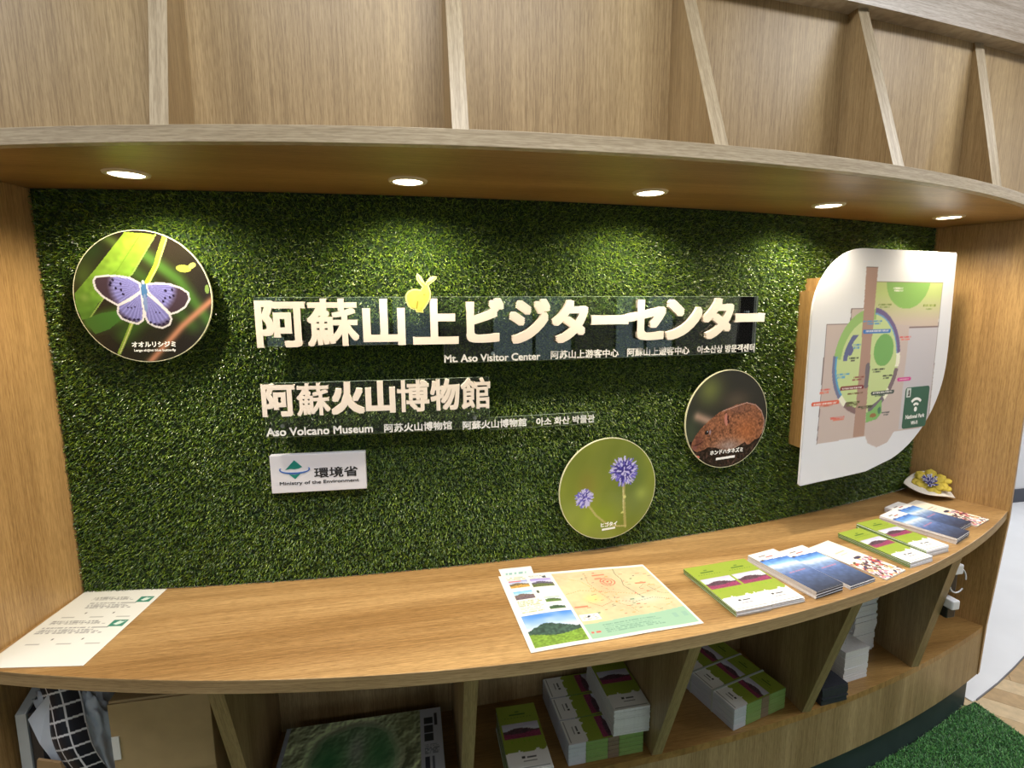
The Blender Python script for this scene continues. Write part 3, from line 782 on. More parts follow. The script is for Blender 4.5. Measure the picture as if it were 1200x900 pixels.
disc_thing('thistle_disc', 'round photo disc of two purple globe thistles, low on the grass wall', 0.534, 0.198, 0.1515, 0.036, paint_thistle, 150,
           [("ヒゴタイ", -0.022, 0.030, -0.114, -0.100, 0.03), (None, -0.018, 0.024, -0.125, -0.119, 0)])
def paint_vole(U, V):
    C = conv(380, 460, 301, 368); q = lambda x, y: C([(x, y)])[0]
    p = Paint(U, V, (48, 48, 44))
    p.blob(*q(240, 230), .3, .3, (112, 122, 66), .8); p.blob(*q(440, 320), .3, .18, (84, 74, 62), .8); p.blob(*q(120, 520), .2, .35, (60, 74, 56), .8)
    p.soft(C([(160, 420), (260, 470)]), .09, (176, 146, 128), .9)
    ground = V < -0.42 + .06 * vnoise(U * 8 + 20, V * 0 + 3, 2)
    p.put(ground, np.stack([20 + 60 * vnoise(U * 26 + 50, V * 26 + 50, 12) ** 3] * 3, -1) * [1.1, .8, .7])
    body = C([(120, 656), (130, 610), (150, 568), (176, 530), (204, 496), (236, 466), (280, 430), (320, 400), (380, 376), (450, 352), (520, 343), (590, 362), (638, 412), (668, 500), (664, 570), (634, 630), (600, 640), (562, 672), (540, 672), (525, 650), (450, 690), (400, 705), (345, 690), (300, 668), (250, 660), (205, 680), (165, 688), (140, 672)])
    m = p.inside(body)
    f = .5 * vnoise(U * 60 + V * 26 + 190, V * 34 - U * 24 + 190, 21) + .5 * vnoise(U * 26 + 90, V * 30 + U * 8 + 90, 22)
    base = np.array([134, 88, 64]) * (0.45 + 1.05 * f)[..., None]
    p.put(m, base)
    w = np.where(m, np.exp(-(((U - .1) / .35) ** 2 + ((V + .56) / .14) ** 2)), 0); p.mix(w * .85 * (0.4 + f * .8), (158, 148, 148))
    w = np.where(m, np.exp(-(((U - .5) / .3) ** 2 + ((V + .28) / .25) ** 2)), 0); p.mix(w * .5, (196, 116, 66))
    w = np.where(m, np.exp(-(((U - .25) / .4) ** 2 + ((V - .2) / .1) ** 2)), 0); p.mix(w * .5, (118, 84, 76))
    w = np.where(m, np.exp(-(((U + .68) / .12) ** 2 + ((V + .4) / .16) ** 2)), 0); p.mix(w * .7, (96, 56, 50))
    p.line(C([(340, 395), (520, 345), (590, 368), (640, 420), (668, 500), (655, 590)]), .012, (196, 160, 150))
    p.ell(*q(372, 462), .045, .13, (186, 122, 108), .1); p.ell(*q(386, 462), .022, .10, (70, 40, 36), .1)
    p.ell(*q(232, 548), .05, .042, (16, 14, 18)); p.ell(*q(238, 542), .012, .012, (220, 220, 230)); p.ell(*q(256, 548), .02, .05, (150, 130, 140))
    p.ell(*q(150, 655), .05, .05, (120, 74, 70)); p.ell(*q(168, 726), .07, .03, (210, 120, 104), -.2)
    p.line(C([(200, 620), (150, 640)]), .02, (60, 34, 32))
    return p.c
disc_thing('vole_disc', 'round photo disc of a brown vole, right of the title lettering', 0.928, 0.376, 0.1525, 0.036, paint_vole, 150,
           [("ホンドハタネズミ", -0.058, 0.066, -0.108, -0.093, 0.03), (None, -0.035, 0.036, -0.126, -0.119, 0)])

# ------------------------------------------------------------------ floor plan board
BL = np.array([1.160, -0.020, 0.163]); BU = Vector((0.982, 0.189)).normalized()
BN = Vector((BU.y, -BU.x))
def bd(u, z, d): return (BL[0] + BU.x * u + BN.x * d, BL[1] + BU.y * u + BN.y * d, BL[2] + z)
OB = bd(0.3, 0, -0.06)
fp = thing('floor_plan_board', 'white leaf-shaped board with a coloured floor plan, right end of grass wall', 'board', OB)
def board_outline():
    P = [(0.004, 0.0), (0.0, 0.004)]
    cx_, cz_, rx, rz = 0.200, 0.525, 0.203, 0.202
    P = [(0.0, 0.006)] + [(cx_ + rx * math.cos(math.radians(a)), cz_ + rz * math.sin(math.radians(a))) for a in range(180, 89, -5)]
    P[1] = (-0.003, 0.525)
    P += [(0.645, 0.727), (0.652, 0.722), (0.664, 0.42)]
    cx2, cz2, rx2, rz2 = 0.300, 0.37, 0.364, 0.352
    P += [(cx2 + rx2 * math.cos(math.radians(a)), cz2 + rz2 * math.sin(math.radians(a))) for a in range(0, -71, -5)]
    P += [(0.30, 0.010), (0.006, 0.0)]
    return P
OUTL = board_outline()
MB().prism(list(reversed(OUTL)), bd, -0.006, 0.0).build('board', mat('board_white', (226, 228, 234), 0.32), fp, OB)
# wooden blocks that carry the board off the wall
def block(u0, u1, z0, z1, name):
    P = []
    mb = MB(); v = []
    for u in (u0, u1):
        x0, y0, _ = bd(u, 0, -0.006)
        v += [(x0, y0, BL[2] + z0), (x0, y0, BL[2] + z1)]
        yw = yg(x0) + 0.0; v += [(x0, yw, BL[2] + z0), (x0, yw, BL[2] + z1)]
    mb.add(v, [(0, 1, 3, 2), (4, 6, 7, 5), (0, 4, 5, 1), (1, 5, 7, 3), (0, 2, 6, 4), (2, 3, 7, 6)])
    mb.build(name, WOODP, fp, OB)
block(0.058, 0.082, 0.10, 0.60, 'support_block'); block(0.082, 0.45, 0.10, 0.64, 'support_block')
def paint_plan(U, V):
    p = Paint(U, V, (226, 228, 234))
    tan, bar = (198, 182, 176), (172, 140, 126)
    p.poly([(.062, .129), (.062, .499), (.164, .499), (.164, .545), (.216, .545), (.216, .50), (.59, .50), (.595, .43), (.603, .136)], tan)
    p.poly([(.277, .14), (.298, .106), (.343, .088), (.396, .100), (.428, .14)], tan)
    g = p.inside([(.266, .627), (.593, .627), (.593, .48), (.266, .50)])
    t = np.clip((V - .50) / .09, 0, 1)[..., None]
    p.put(g, np.array([202, 186, 172]) * (1 - t) + np.array([190, 206, 130]) * t)
    p.rect(.445, .14, .595, .482, (196, 192, 198))
    p.line([(.445, .482), (.593, .482)], .004, (130, 110, 110)); p.line([(.266, .627), (.593, .627)], .0035, (140, 130, 110)); p.line([(.593, .627), (.60, .14)], .003, (150, 140, 140))
    p.line([(.062, .129), (.062, .499), (.164, .499), (.164, .545), (.216, .545)], .0035, (120, 104, 104))
    m = ((U - .42) / .108) ** 2 + ((V - .637) / .094) ** 2 <= 1; p.put(m & (V < .626), (140, 186, 96))
    # the oval building
    cu, cv = .257, .378; ru, rv = .152, .166
    R = np.hypot((U - cu) / ru, (V - cv) / rv); A = np.degrees(np.arctan2((V - cv) / rv, (U - cu) / ru)) % 360
    p.put(R <= 1, (196, 212, 150))
    p.put((R <= 1) & (R > .8) & (A > 80) & (A < 175), (150, 188, 112))
    ringm = (R <= 1.03) & (R > .91)
    p.put(ringm & ((A < 83)), (112, 96, 140)); p.put((R <= .935) & (R > .905) & (A < 83) & (A > 8), (110, 160, 200))
    p.put(ringm & (A > 172) & (A < 222), (112, 118, 150)); p.put((R <= .95) & (R > .9) & (A > 172) & (A < 222), (90, 160, 200))
    p.put(ringm & (A < 8), (236, 236, 214)); p.put(ringm & (A > 352), (236, 236, 214))
    p.put(ringm & (A > 323) & (A < 350), (122, 104, 112)); p.put(ringm & (A > 222) & (A < 235), (236, 236, 214)); p.put(ringm & (A > 235) & (A < 262), (130, 104, 104))
    p.put(ringm & (A > 280) & (A < 310), (112, 104, 116)); p.put(ringm & (A > 310) & (A < 323), (236, 236, 214))
    p.ell(.331, .412, .047, .052, (118, 172, 96)); p.ell(.174, .417, .014, .017, (98, 100, 140))
    a2 = np.hypot((U - .28) / .135, (V - .375) / .13); p.put((a2 > .86) & (a2 < 1) & (U < .215) & (V > .385) & (V < .463), (96, 104, 144))
    p.poly([(.213, .672), (.266, .672), (.270, .388), (.277, .133), (.224, .133), (.224, .388)], bar)
    p.line([(.213, .672), (.266, .672)], .003, (110, 90, 86))
    p.line([(.263, .365), (.263, .30)], .019, (112, 104, 112))
    p.poly([(.275, .211), (.30, .216), (.345, .25), (.351, .205), (.33, .185), (.278, .177)], (128, 180, 104)); p.ell(.31, .199, .016, .007, (150, 110, 70)); p.ell(.338, .214, .008, .012, (80, 120, 100))
    for (a, b), v, w, c in [((.231, .349), .474, .013, (62, 120, 190)), ((.150, .247), .297, .012, (124, 30, 40)), ((.030, .140), .256, .012, (218, 100, 70)), ((.295, .398), .2725, .012, (52, 70, 66)), ((.418, .476), .3105, .012, (206, 70, 150)), ((.508, .565), .553, .010, (130, 150, 60))]:
        p.line([(a, v), (b, v)], w, c)
        k = .004 if c != (130, 150, 60) else .006
        p.put((p.dist([(a + .006, v), (b - .008, v)]) < k * .6) & (np.sin(U * 900) > -.2), (236, 232, 228) if c != (130, 150, 60) else (198, 206, 140))
    for a, b, v, c in [(.345, .394, .6085, (236, 240, 220)), (.352, .394, .600, (236, 240, 220)), (.284, .348, .557, (126, 146, 70)), (.292, .340, .549, (140, 160, 90)), (.516, .552, .541, (140, 160, 90)), (.402, .459, .452, (214, 96, 90)), (.412, .455, .444, (220, 130, 120)),
                       (.222, .310, .505, (96, 150, 190)), (.24, .30, .497, (96, 150, 190)), (.185, .222, .432, (80, 140, 190)), (.19, .215, .424, (110, 160, 190)), (.172, .215, .392, (60, 70, 60)), (.182, .2, .385, (90, 90, 80)), (.122, .18, .342, (90, 160, 200)), (.128, .165, .334, (110, 170, 200)),
                       (.285, .345, .350, (50, 60, 50)), (.29, .33, .342, (80, 90, 70)), (.335, .385, .328, (50, 60, 50)), (.34, .37, .320, (80, 90, 70)), (.20, .25, .330, (140, 80, 70)), (.195, .24, .322, (150, 90, 80)), (.18, .25, .2775, (110, 80, 50)), (.175, .24, .249, (90, 90, 50)), (.18, .23, .241, (110, 110, 70)),
                       (.235, .305, .232, (60, 70, 40)), (.25, .30, .226, (80, 90, 60)), (.058, .103, .298, (220, 110, 96)), (.055, .095, .290, (220, 130, 110)), (.112, .175, .205, (214, 110, 96)), (.125, .175, .198, (214, 130, 110)), (.352, .39, .203, (90, 90, 90)), (.36, .385, .196, (110, 110, 110)), (.31, .36, .262, (90, 110, 90)), (.06, .12, .2475, (200, 120, 100))]:
        p.put((np.abs(V - v) < .0028) & (U > a) & (U < b) & (np.sin(U * 1300 + v * 900) > -.75), c)
    return p.c
def span(zz):
    n = len(OUTL); xsn = []
    for i in range(n):
        (a, b), (c, d) = OUTL[i], OUTL[(i + 1) % n]
        if (b > zz) != (d > zz): xsn.append(a + (c - a) * (zz - b) / (d - b))
    return (min(xsn) + 0.0015, max(xsn) - 0.0015) if len(xsn) > 1 else (0.1, 0.2)
zz = np.linspace(0.004, 0.7255, 281)
sp = np.array([span(z_) for z_ in zz])
def plan_uv(U, V):
    i = np.rint(V * 280).astype(int)
    return sp[i, 0] + U * (sp[i, 1] - sp[i, 0]), zz[i]
def plan_pos(U, V):
    u, z_ = plan_uv(U, V)
    return np.stack([BL[0] + BU.x * u + BN.x * 0.0006, BL[1] + BU.y * u + BN.y * 0.0006, BL[2] + z_], -1)
grid_print('plan_print', 250, 280, plan_pos, lambda U, V: paint_plan(*plan_uv(U, V)), SATIN, fp, OB)
# wireless sticker
def rrect(a, b, c, d, r):
    P = []
    for cx_, cz_, s in ((c - r, b + r, -90), (c - r, d - r, 0), (a + r, d - r, 90), (a + r, b + r, 180)):
        P += [(cx_ + r * math.cos(math.radians(s + t)), cz_ + r * math.sin(math.radians(s + t))) for t in (0, 30, 60, 90)]
    return P
MB().prism(rrect(.461, .139, .586, .281, .010), bd, 0.0006, 0.0014).build('wireless_sticker', mat('sticker_green', (48, 96, 78), 0.4), fp, OB)
mb = MB()
for r0, r1 in ((.0125, .0205), (.029, .038)):
    for i in range(12):
        a, b = math.radians(45 + 90 * i / 12), math.radians(45 + 90 * (i + 1) / 12)
        mb.prism([(.5215 + r0 * math.cos(a), .206 + r0 * math.sin(a)), (.5215 + r1 * math.cos(a), .206 + r1 * math.sin(a)), (.5215 + r1 * math.cos(b), .206 + r1 * math.sin(b)), (.5215 + r0 * math.cos(b), .206 + r0 * math.sin(b))], bd, .0014, .002)
mb.prism([(.5215 + .0075 * math.cos(2 * PI * i / 16), .2035 + .0085 * math.sin(2 * PI * i / 16)) for i in range(16)], bd, .0014, .002)
mb.build('wireless_symbol', WHITE, fp, OB)
MB().prism(rrect(.466, .247, .488, .2785, .003), bd, .0014, .002).build('badge', mat('badge_grey', (196, 204, 200), 0.5), fp, OB)
MB().prism([(.472, .252), (.483, .252), (.480, .262), (.4815, .270), (.477, .273), (.474, .266), (.476, .260)], bd, .002, .0024).build('badge_mark', mat('badge_dark', (60, 50, 48), 0.5), fp, OB)
text_obj('lettering', 'National Park', .474, .573, .172, .186, bd, .0014, .002, WHITE, fp, 0.015, ring=4, origin=OB)
text_obj('lettering', 'Wi-Fi', .505, .540, .150, .163, bd, .0014, .002, WHITE, fp, 0.015, ring=4, origin=OB)

# ------------------------------------------------------------------ papers on the worktop
def quad_pos(c, h, wav=0.0):
    bl_, br_, fr_, fl_ = [np.array(q) for q in c]
    def f(U, V):
        P = (fl_ * (1 - U)[..., None] + fr_ * U[..., None]) * (1 - V)[..., None] + (bl_ * (1 - U)[..., None] + br_ * U[..., None]) * V[..., None]
        Z = h + wav * (np.sin(U * 7) ** 2) * (V * (1 - V) * 2 + .2)
        return np.concatenate([P, Z[..., None]], -1)
    return f
def landscape(p, a, b, c, d, sky, hill, field, seed=1):
    U, V = p.U, p.V
    u = (U - a) / (c - a); v = (V - b) / (d - b); m = (u >= 0) & (u <= 1) & (v >= 0) & (v <= 1)
    t = np.clip((v - .45) / .55, 0, 1)[..., None]
    col = np.array([214, 224, 240]) * (1 - t) + np.array(sky) * t
    cl = vnoise(u * 6 + seed * 5, v * 10, seed)[..., None]; col = col * (1 - .35 * cl) + 240 * .35 * cl
    ridge = .44 + .20 * np.exp(-((u - .42) / .34) ** 2) + .05 * vnoise(u * 14 + 5, 0 * v, seed + 3)
    col = np.where((v < ridge)[..., None], np.array(hill) * (0.75 + .5 * vnoise(u * 24 + 9, v * 24 + 9, seed + 1))[..., None], col)
    col = np.where((v < .34 + .06 * np.sin(u * 5 + seed))[..., None], np.array(field) * (0.8 + .4 * vnoise(u * 30 + 9, v * 40 + 9, seed + 2))[..., None], col)
    p.put(m, col)
def textrows(p, a, b, c, d, n, col, ink=.5):
    for i in range(n):
        v = b + (d - b) * (i + .5) / n
        m = (np.abs(p.V - v) < (d - b) / n * .28) & (p.U > a) & (p.U < c - (c - a) * .25 * ((i * 7) % 3) / 3)
        m &= vnoise(p.U * 260, p.V * 0 + i * 3.3, i + 3) > .35
        p.put(m, np.array(col) * ink + p.c.mean() * 0 + (1 - ink) * 235)
def paint_map(U, V):
    p = Paint(U, V, (230, 229, 221))
    m = (U > .345) & (U < .985) & (V > .03) & (V < .965)
    n1 = vnoise(U * 9 + 4, V * 7 + 4, 31); n2 = vnoise(U * 46 + 4, V * 34 + 4, 32)
    col = np.array([203, 187, 152]) * (.93 + .1 * n1 + .06 * n2)[..., None]
    col = np.where((n1 > .62)[..., None], col * .6 + np.array([190, 194, 150]) * .4, col)
    p.put(m, col)
    p.mix(np.where(m, .45 * np.exp(-(((U - .62) / .09) ** 2 + ((V - .66) / .17) ** 2)), 0), (222, 150, 120))
    p.mix(np.where(m, .5 * np.exp(-(((U - .50) / .06) ** 2 + ((V - .52) / .06) ** 2)), 0), (216, 206, 110))
    p.mix(np.where(m, .4 * np.exp(-(((U - .80) / .12) ** 2 + ((V - .42) / .06) ** 2)), 0), (170, 200, 216))
    r = np.hypot(U - .665, (V - .74) * .72)
    for q_ in (.045, .026): p.put(np.abs(r - q_) < .0035, (206, 104, 84))
    p.put(r < .008, (200, 70, 60))
    p.line([(.77, .965), (.755, .86), (.765, .76), (.745, .66), (.79, .50), (.80, .46)], .004, (84, 96, 84), .72)
    for P, c in [([(.36, .62), (.46, .66), (.56, .62), (.66, .56), (.80, .50), (.97, .58)], (196, 140, 90)), ([(.56, .92), (.54, .76), (.56, .62), (.60, .44), (.68, .34), (.70, .26)], (180, 130, 90)), ([(.40, .88), (.50, .80), (.56, .62)], (176, 166, 96)),
                 ([(.62, .44), (.74, .40), (.86, .44), (.97, .38)], (150, 120, 96)), ([(.83, .60), (.88, .66), (.93, .50), (.98, .47)], (110, 130, 110)), ([(.70, .32), (.82, .30), (.86, .22)], (190, 150, 100)), ([(.46, .48), (.52, .40), (.60, .44)], (210, 120, 90))]:
        p.line(P, .0028, c, .72)
    g = np.random.default_rng(3)
    for k in range(70):
        x, y = g.uniform(.38, .97), g.uniform(.24, .93)
        if x < .75 and y > .45: x = .55 + g.uniform(-.06, .13)
        c = [(206, 90, 76), (90, 96, 100), (176, 110, 80), (70, 110, 90), (210, 150, 70)][k % 5]
        p.rect(x, y, x + g.uniform(.006, .028), y + .008, c)
    for a, v, b in ((.60, .86, .68), (.83, .67, .90), (.36, .42, .44), (.60, .80, .64)): p.rect(a, v, b, v + .018, (206, 120, 92))
    p.rect(.355, .245, .47, .32, (246, 244, 236)); textrows(p, .365, .25, .46, .315, 3, (90, 90, 90)); p.rect(.40, .285, .415, .305, (40, 50, 60))
    p.poly([(.345, .03), (.345, .20), (.55, .215), (.75, .22), (.985, .26), (.985, .03)], (150, 186, 162))
    textrows(p, .45, .07, .80, .18, 5, (110, 150, 130), .9); p.rect(.88, .13, .905, .19, (140, 176, 160)); p.rect(.94, .13, .965, .19, (140, 176, 160)); textrows(p, .36, .08, .42, .12, 1, (200, 90, 80), .9)
    # left column of pictures
    landscape(p, .03, .035, .33, .40, (56, 120, 206), (62, 84, 74), (118, 150, 60), 2)
    landscape(p, .045, .62, .165, .735, (86, 170, 216), (120, 104, 100), (110, 96, 104), 4)
    landscape(p, .045, .79, .17, .90, (120, 130, 190), (110, 100, 80), (190, 150, 80), 5)
    landscape(p, .185, .77, .325, .90, (140, 120, 200), (96, 90, 110), (100, 110, 70), 6)
    landscape(p, .215, .54, .31, .61, (150, 170, 160), (80, 96, 60), (90, 120, 60), 7)
    landscape(p, .215, .435, .31, .51, (170, 190, 190), (60, 80, 60), (70, 100, 70), 8)
    textrows(p, .045, .435, .195, .60, 8, (150, 160, 110), .8); textrows(p, .19, .905, .325, .96, 3, (150, 150, 150), .9); textrows(p, .045, .915, .165, .96, 2, (150, 160, 120), .9)
    p.rect(.05, .885, .13, .895, (214, 110, 90)); p.rect(.19, .68, .205, .72, (70, 80, 70)); p.rect(.28, .91, .30, .945, (70, 80, 90))
    return p.c
MC = [(0.201, -0.084), (0.610, -0.100), (0.629, -0.386), (0.216, -0.410)]
mo = grid_print('map_poster', 250, 150, quad_pos(MC, 0.0016, 0.004), paint_map, PRINT, None, (0.41, -0.25, 0.0))
tag(mo, 'large unfolded tourist map poster lying flat on the worktop', 'map')
md = mo.modifiers.new('thickness', 'SOLIDIFY'); md.thickness = 0.0006; md.offset = -1
# sheet peeking out behind the poster
def paint_tab(U, V):
    p = Paint(U, V, (240, 243, 240)); p.rect(.05, .15, .95, .8, (206, 226, 222)); textrows(p, .1, .3, .9, .75, 3, (90, 140, 140), .9)
    return p.c
tb = grid_print('folded_paper', 30, 12, quad_pos([(0.208, -0.045), (0.300, -0.045), (0.296, -0.14), (0.212, -0.14)], 0.0012), paint_tab, PRINT, None, (0.25, -0.08, 0))
tb.modifiers.new('thickness', 'SOLIDIFY').thickness = 0.0007
tag(tb, 'small pale blue paper peeking out behind the map poster', 'paper')
def paint_sheet(U, V):
    p = Paint(U, V, (224, 224, 217)); G = (60, 130, 108)
    for v0 in (.80, .46):
        p.rect(.79, v0 - .005, .95, v0 + .085, G)
        p.poly([(.82, v0 + .03), (.86, v0 + .07), (.90, v0 + .06), (.93, v0 + .07), (.90, v0 + .03), (.86, v0 + .015)], (210, 226, 216))
        textrows(p, .22 if v0 > .6 else .10, v0 + .03, .72, v0 + .085, 3, (120, 120, 116), .8)
        textrows(p, .26 if v0 > .6 else .08, v0 - .09, .80, v0 + .0, 4, (130, 130, 128), .8)
        for a in (.14, .46, .76):
            p.rect(a, v0 - .215, a + .15, v0 - .205, (176, 176, 172))
            if a < .7: p.rect(a + .21, v0 - .165, a + .23, v0 - .145, (96, 96, 92))
    return p.c
shc = [(-0.853, 0.058), (-0.652, 0.025), (-0.690, -0.268), (-0.893, -0.236)]
so = grid_print('notice_sheet', 110, 150, quad_pos(shc, 0.0012), paint_sheet, PRINT, None, (-0.77, -0.1, 0))
so.modifiers.new('thickness', 'SOLIDIFY').thickness = 0.0005
tag(so, 'white notice sheet with two green squares at the left end of the worktop', 'paper')

# ------------------------------------------------------------------ leaflets
def cover_green(U, V, seed=0):
    p = Paint(U, V, (146, 166, 62))
    p.mix(.25 * vnoise(U * 3 + 3, V * 5 + 3, 40), (160, 178, 80))
    p.put(V < .245 + .02 * np.floor(3 * vnoise(U * 9 + 2, V * 0, 41)), (240, 242, 244))
    landscape(p, .05, .46, .95, .70, (176, 172, 204), (88, 66, 78), (146, 66, 100), 9)
    for x in (.2, .35, .5, .62, .78): p.rect(x, .40, x + .02, .43, (130, 170, 50))
    p.rect(.30, .83, .70, .855, (72, 104, 44)); p.put((np.abs(V - .79) < .01) & (U > .15) & (U < .85) & (np.sin(U * 80) > 0), (90, 120, 50)); p.rect(.46, .875, .54, .89, (90, 120, 50))
    p.rect(.36, .165, .42, .19, (60, 60, 64)); p.rect(.47, .165, .68, .185, (80, 84, 90)); p.rect(.38, .115, .68, .13, (90, 94, 100)); p.rect(.05, .03, .95, .036, (120, 124, 130))
    return p.c
def cover_blue(U, V, seed=0):
    p = Paint(U, V, (242, 240, 238)); sl = V - .04 * (1 - U)
    def ramp(t, st):
        out = np.zeros(t.shape + (3,))
        for (a, ca), (b, cb) in zip(st[:-1], st[1:]):
            m = (t >= a) & (t <= b); k = ((t - a) / (b - a))[..., None]; out = np.where(m[..., None], np.array(ca) * (1 - k) + np.array(cb) * k, out)
        return out
    col = ramp(np.clip(sl, 0, .8), [(0, (48, 56, 78)), (.15, (66, 80, 112)), (.38, (92, 114, 166)), (.52, (140, 166, 206)), (.60, (225, 236, 246)), (.66, (130, 178, 232)), (.80, (58, 104, 196))])
    col = col * (.9 + .2 * vnoise(U * 12 + 3, V * 30 + 3, 51))[..., None]
    p.put(sl < .78, col)
    for i in range(6): p.rect(.22 + i * .10, .43, .29 + i * .10, .455, (178, 128, 160))
    p.rect(.2, .90, .45, .915, (120, 110, 112)); p.rect(.35, .855, .62, .875, (170, 80, 84)); p.rect(.08, .80, .16, .83, (70, 60, 70))
    return p.c
def cover_cream(U, V, seed=0):
    p = Paint(U, V, (244, 236, 220)); g = np.random.default_rng(6)
    p.rect(.3, .70, .72, .72, (200, 180, 160)); p.rect(.36, .64, .66, .655, (200, 180, 160))
    for k in range(170):
        x, y = g.uniform(0, 1), g.uniform(0, .46) ** 1.0
        if y > .36 and g.random() < .6: continue
        c = [(70, 64, 96), (196, 84, 74), (236, 150, 160), (226, 176, 120), (110, 60, 70), (250, 250, 250), (90, 80, 60), (190, 150, 180)][k % 8]
        p.ell(x, y, g.uniform(.03, .09), g.uniform(.012, .03), c, g.uniform(-.6, .6))
    p.ell(.62, .50, .16, .03, (64, 60, 84))
    return p.c
GSIDE = mat('leaflet_green_side', (120, 150, 62), 0.6, var=0.1, scale=300)
NAVY = mat('leaflet_navy_end', (44, 48, 60), 0.5, var=0.15, scale=300)
PALE = mat('leaflet_pale_side', (222, 214, 210), 0.6, var=0.06, scale=300)
GREYG = mat('leaflet_shaded_green', (86, 118, 56), 0.6, var=0.1, scale=200)
COVERS = {}
def stack(kind, c, ang, n, h, label, under, group, w=0.1, l=0.21, z0=0.0, jit=0.0015, paint=None, lean=(0, 0)):
    """n leaflets, each an object of its own; the top one carries the printed cover"""
    t = h / n
    body_m = {'green': [PAPER, GSIDE, PAPER], 'blue': [PAPER, PALE, NAVY], 'cream': [PAPER, PALE, PALE], 'dark': [NAVY, NAVY, NAVY], 'white': [PAPER, PAPER, PAPER]}[kind]
    mb = MB().box(-w / 2, w / 2, -l / 2, l / 2, 0.0002, t - 0.0002, 0, front=2, left=1)
    me = None
    for i in range(n):
        x = c[0] + lean[0] * i + rnd.uniform(-jit, jit); y = c[1] + lean[1] * i + rnd.uniform(-jit, jit); z = z0 + i * t
        a = ang + rnd.uniform(-0.006, 0.006)
        if me is None:
            o = mb.build('leaflet', body_m, None, (0, 0, 0)); me = o.data; ORG[o.name] = (x, y, z); o.location = (x, y, z)
        else:
            o = bpy.data.objects.new('leaflet', me); COL.objects.link(o); ROOTS.append(o); o.location = (x, y, z); ORG[o.name] = (x, y, z)
        o.rotation_euler = (0, 0, a)
        if i < n - 1: tag(o, under, 'leaflet', group)
        else:
            tag(o, label, 'leaflet', group)
            pf = paint or {'green': cover_green, 'blue': cover_blue, 'cream': cover_cream}.get(kind)
            if pf:
                key = (kind, w, l, round(t, 5))
                if key not in COVERS:
                    g = grid_print('cover', 50, 90, lambda U, V: np.stack([(U - .5) * w, (V - .5) * l, 0 * U + t], -1), pf, PRINT, None, (0, 0, 0))
                    COVERS[key] = g.data; ROOTS.remove(g); bpy.data.objects.remove(g)
                co = bpy.data.objects.new('cover', COVERS[key]); COL.objects.link(co); co.parent = o; co.location = (0, 0, 0.0001)
rad = math.radians
stack('green', (0.757, -0.268), rad(5.4), 7, 0.0155, 'top lime green leaflet of the leftmost stack, beside the map poster', 'lime green leaflet under the top one of the stack beside the map poster', 'lime green leaflets on the worktop, leftmost stack')
stack('green', (0.857, -0.254), rad(6.5), 6, 0.0130, 'top lime green leaflet of the second stack, against the dusky blue leaflets', 'lime green leaflet under the top one of the second stack from the map poster', 'lime green leaflets on the worktop, second stack')
stack('blue', (0.980, -0.235), rad(13.0), 9, 0.021, 'top blue sky leaflet of the tallest stack on the near part of the worktop', 'white and navy leaflet under the top one of the nearest blue stack', 'blue leaflets on the worktop, nearest stack')
stack('blue', (1.099, -0.213), rad(13.5), 5, 0.0095, 'top blue sky leaflet on the low stack beside the cream flowered leaflet', 'white and navy leaflet under the top one of the low middle stack', 'blue leaflets on the worktop, low middle stack')
stack('cream', (1.217, -0.192), rad(19), 2, 0.0044, 'cream leaflet with colourful flowers in the middle of the worktop, uppermost', 'cream flowered leaflet lying directly under its twin in mid worktop', 'cream leaflets, middle of the worktop')
stack('green', (1.352, -0.150), rad(12.0), 7, 0.0155, 'top lime green leaflet of the front stack near the right end', 'lime green leaflet under the top one of the front right stack', 'lime green leaflets near the right end, front stack')
stack('green', (1.456, -0.110), rad(10.0), 9, 0.020, 'top lime green leaflet of the rear stack near the right end, touching blue leaflets', 'lime green leaflet under the top one of the rear right stack', 'lime green leaflets near the right end, rear stack')
stack('blue', (1.600, -0.055), rad(22), 9, 0.019, 'top blue sky leaflet of the front stack near the right end', 'white and navy leaflet under the top one of the front right blue stack', 'blue leaflets near the right end, front stack')
stack('blue', (1.690, 0.012), rad(21), 7, 0.015, 'top blue sky leaflet of the rear stack by the right end', 'white and navy leaflet under the top one of the rear right blue stack', 'blue leaflets near the right end, rear stack')
stack('cream', (1.795, 0.035), rad(21), 2, 0.0044, 'cream flowered leaflet at the right end of the worktop, uppermost', 'cream flowered leaflet under its twin at the right end', 'cream leaflets, right end of the worktop')

# ------------------------------------------------------------------ leaf dish with paper flower
DO = (1.935, 0.185, 0.0)
dish = MB()
nl, nw = 20, 8; tip0 = Vector((1.885, 0.228, 0.045)); tip1 = Vector((1.962, 0.125, 0.004))
tip0 = Vector((1.820, 0.222, 0.040)); tip1 = Vector((1.952, 0.130, 0.004)); axis = (tip1 - tip0); sdir = Vector((axis.y, -axis.x, 0)).normalized() * -1
v = []
for i in range(nl + 1):
    t = i / nl; hw = 0.055 * math.sin(PI * min(1, t ** 0.8)) ** 0.8 if 0 < t < 1 else 0.0005
    for j in range(nw + 1):
        s = 2 * j / nw - 1
        P = tip0 + axis * t + sdir * (hw * s)
        v.append((P.x, P.y, P.z * (1 - math.sin(PI * t) * 0.7) + (0.014 * s * s + 0.030 * (s + 1)) * math.sin(PI * t) + 0.003))
F = [(i * (nw + 1) + j, i * (nw + 1) + j + 1, (i + 1) * (nw + 1) + j + 1, (i + 1) * (nw + 1) + j) for i in range(nl) for j in range(nw)]
dish.add(v, F)
do = dish.build('leaf_dish', mat('dish_white', (232, 226, 216), 0.45), None, DO, smooth=True)
do.modifiers.new('thickness', 'SOLIDIFY').thickness = 0.003
tag(do, 'white leaf-shaped dish in the right corner of the worktop', 'dish')
FO = (1.893, 0.180, 0.030)
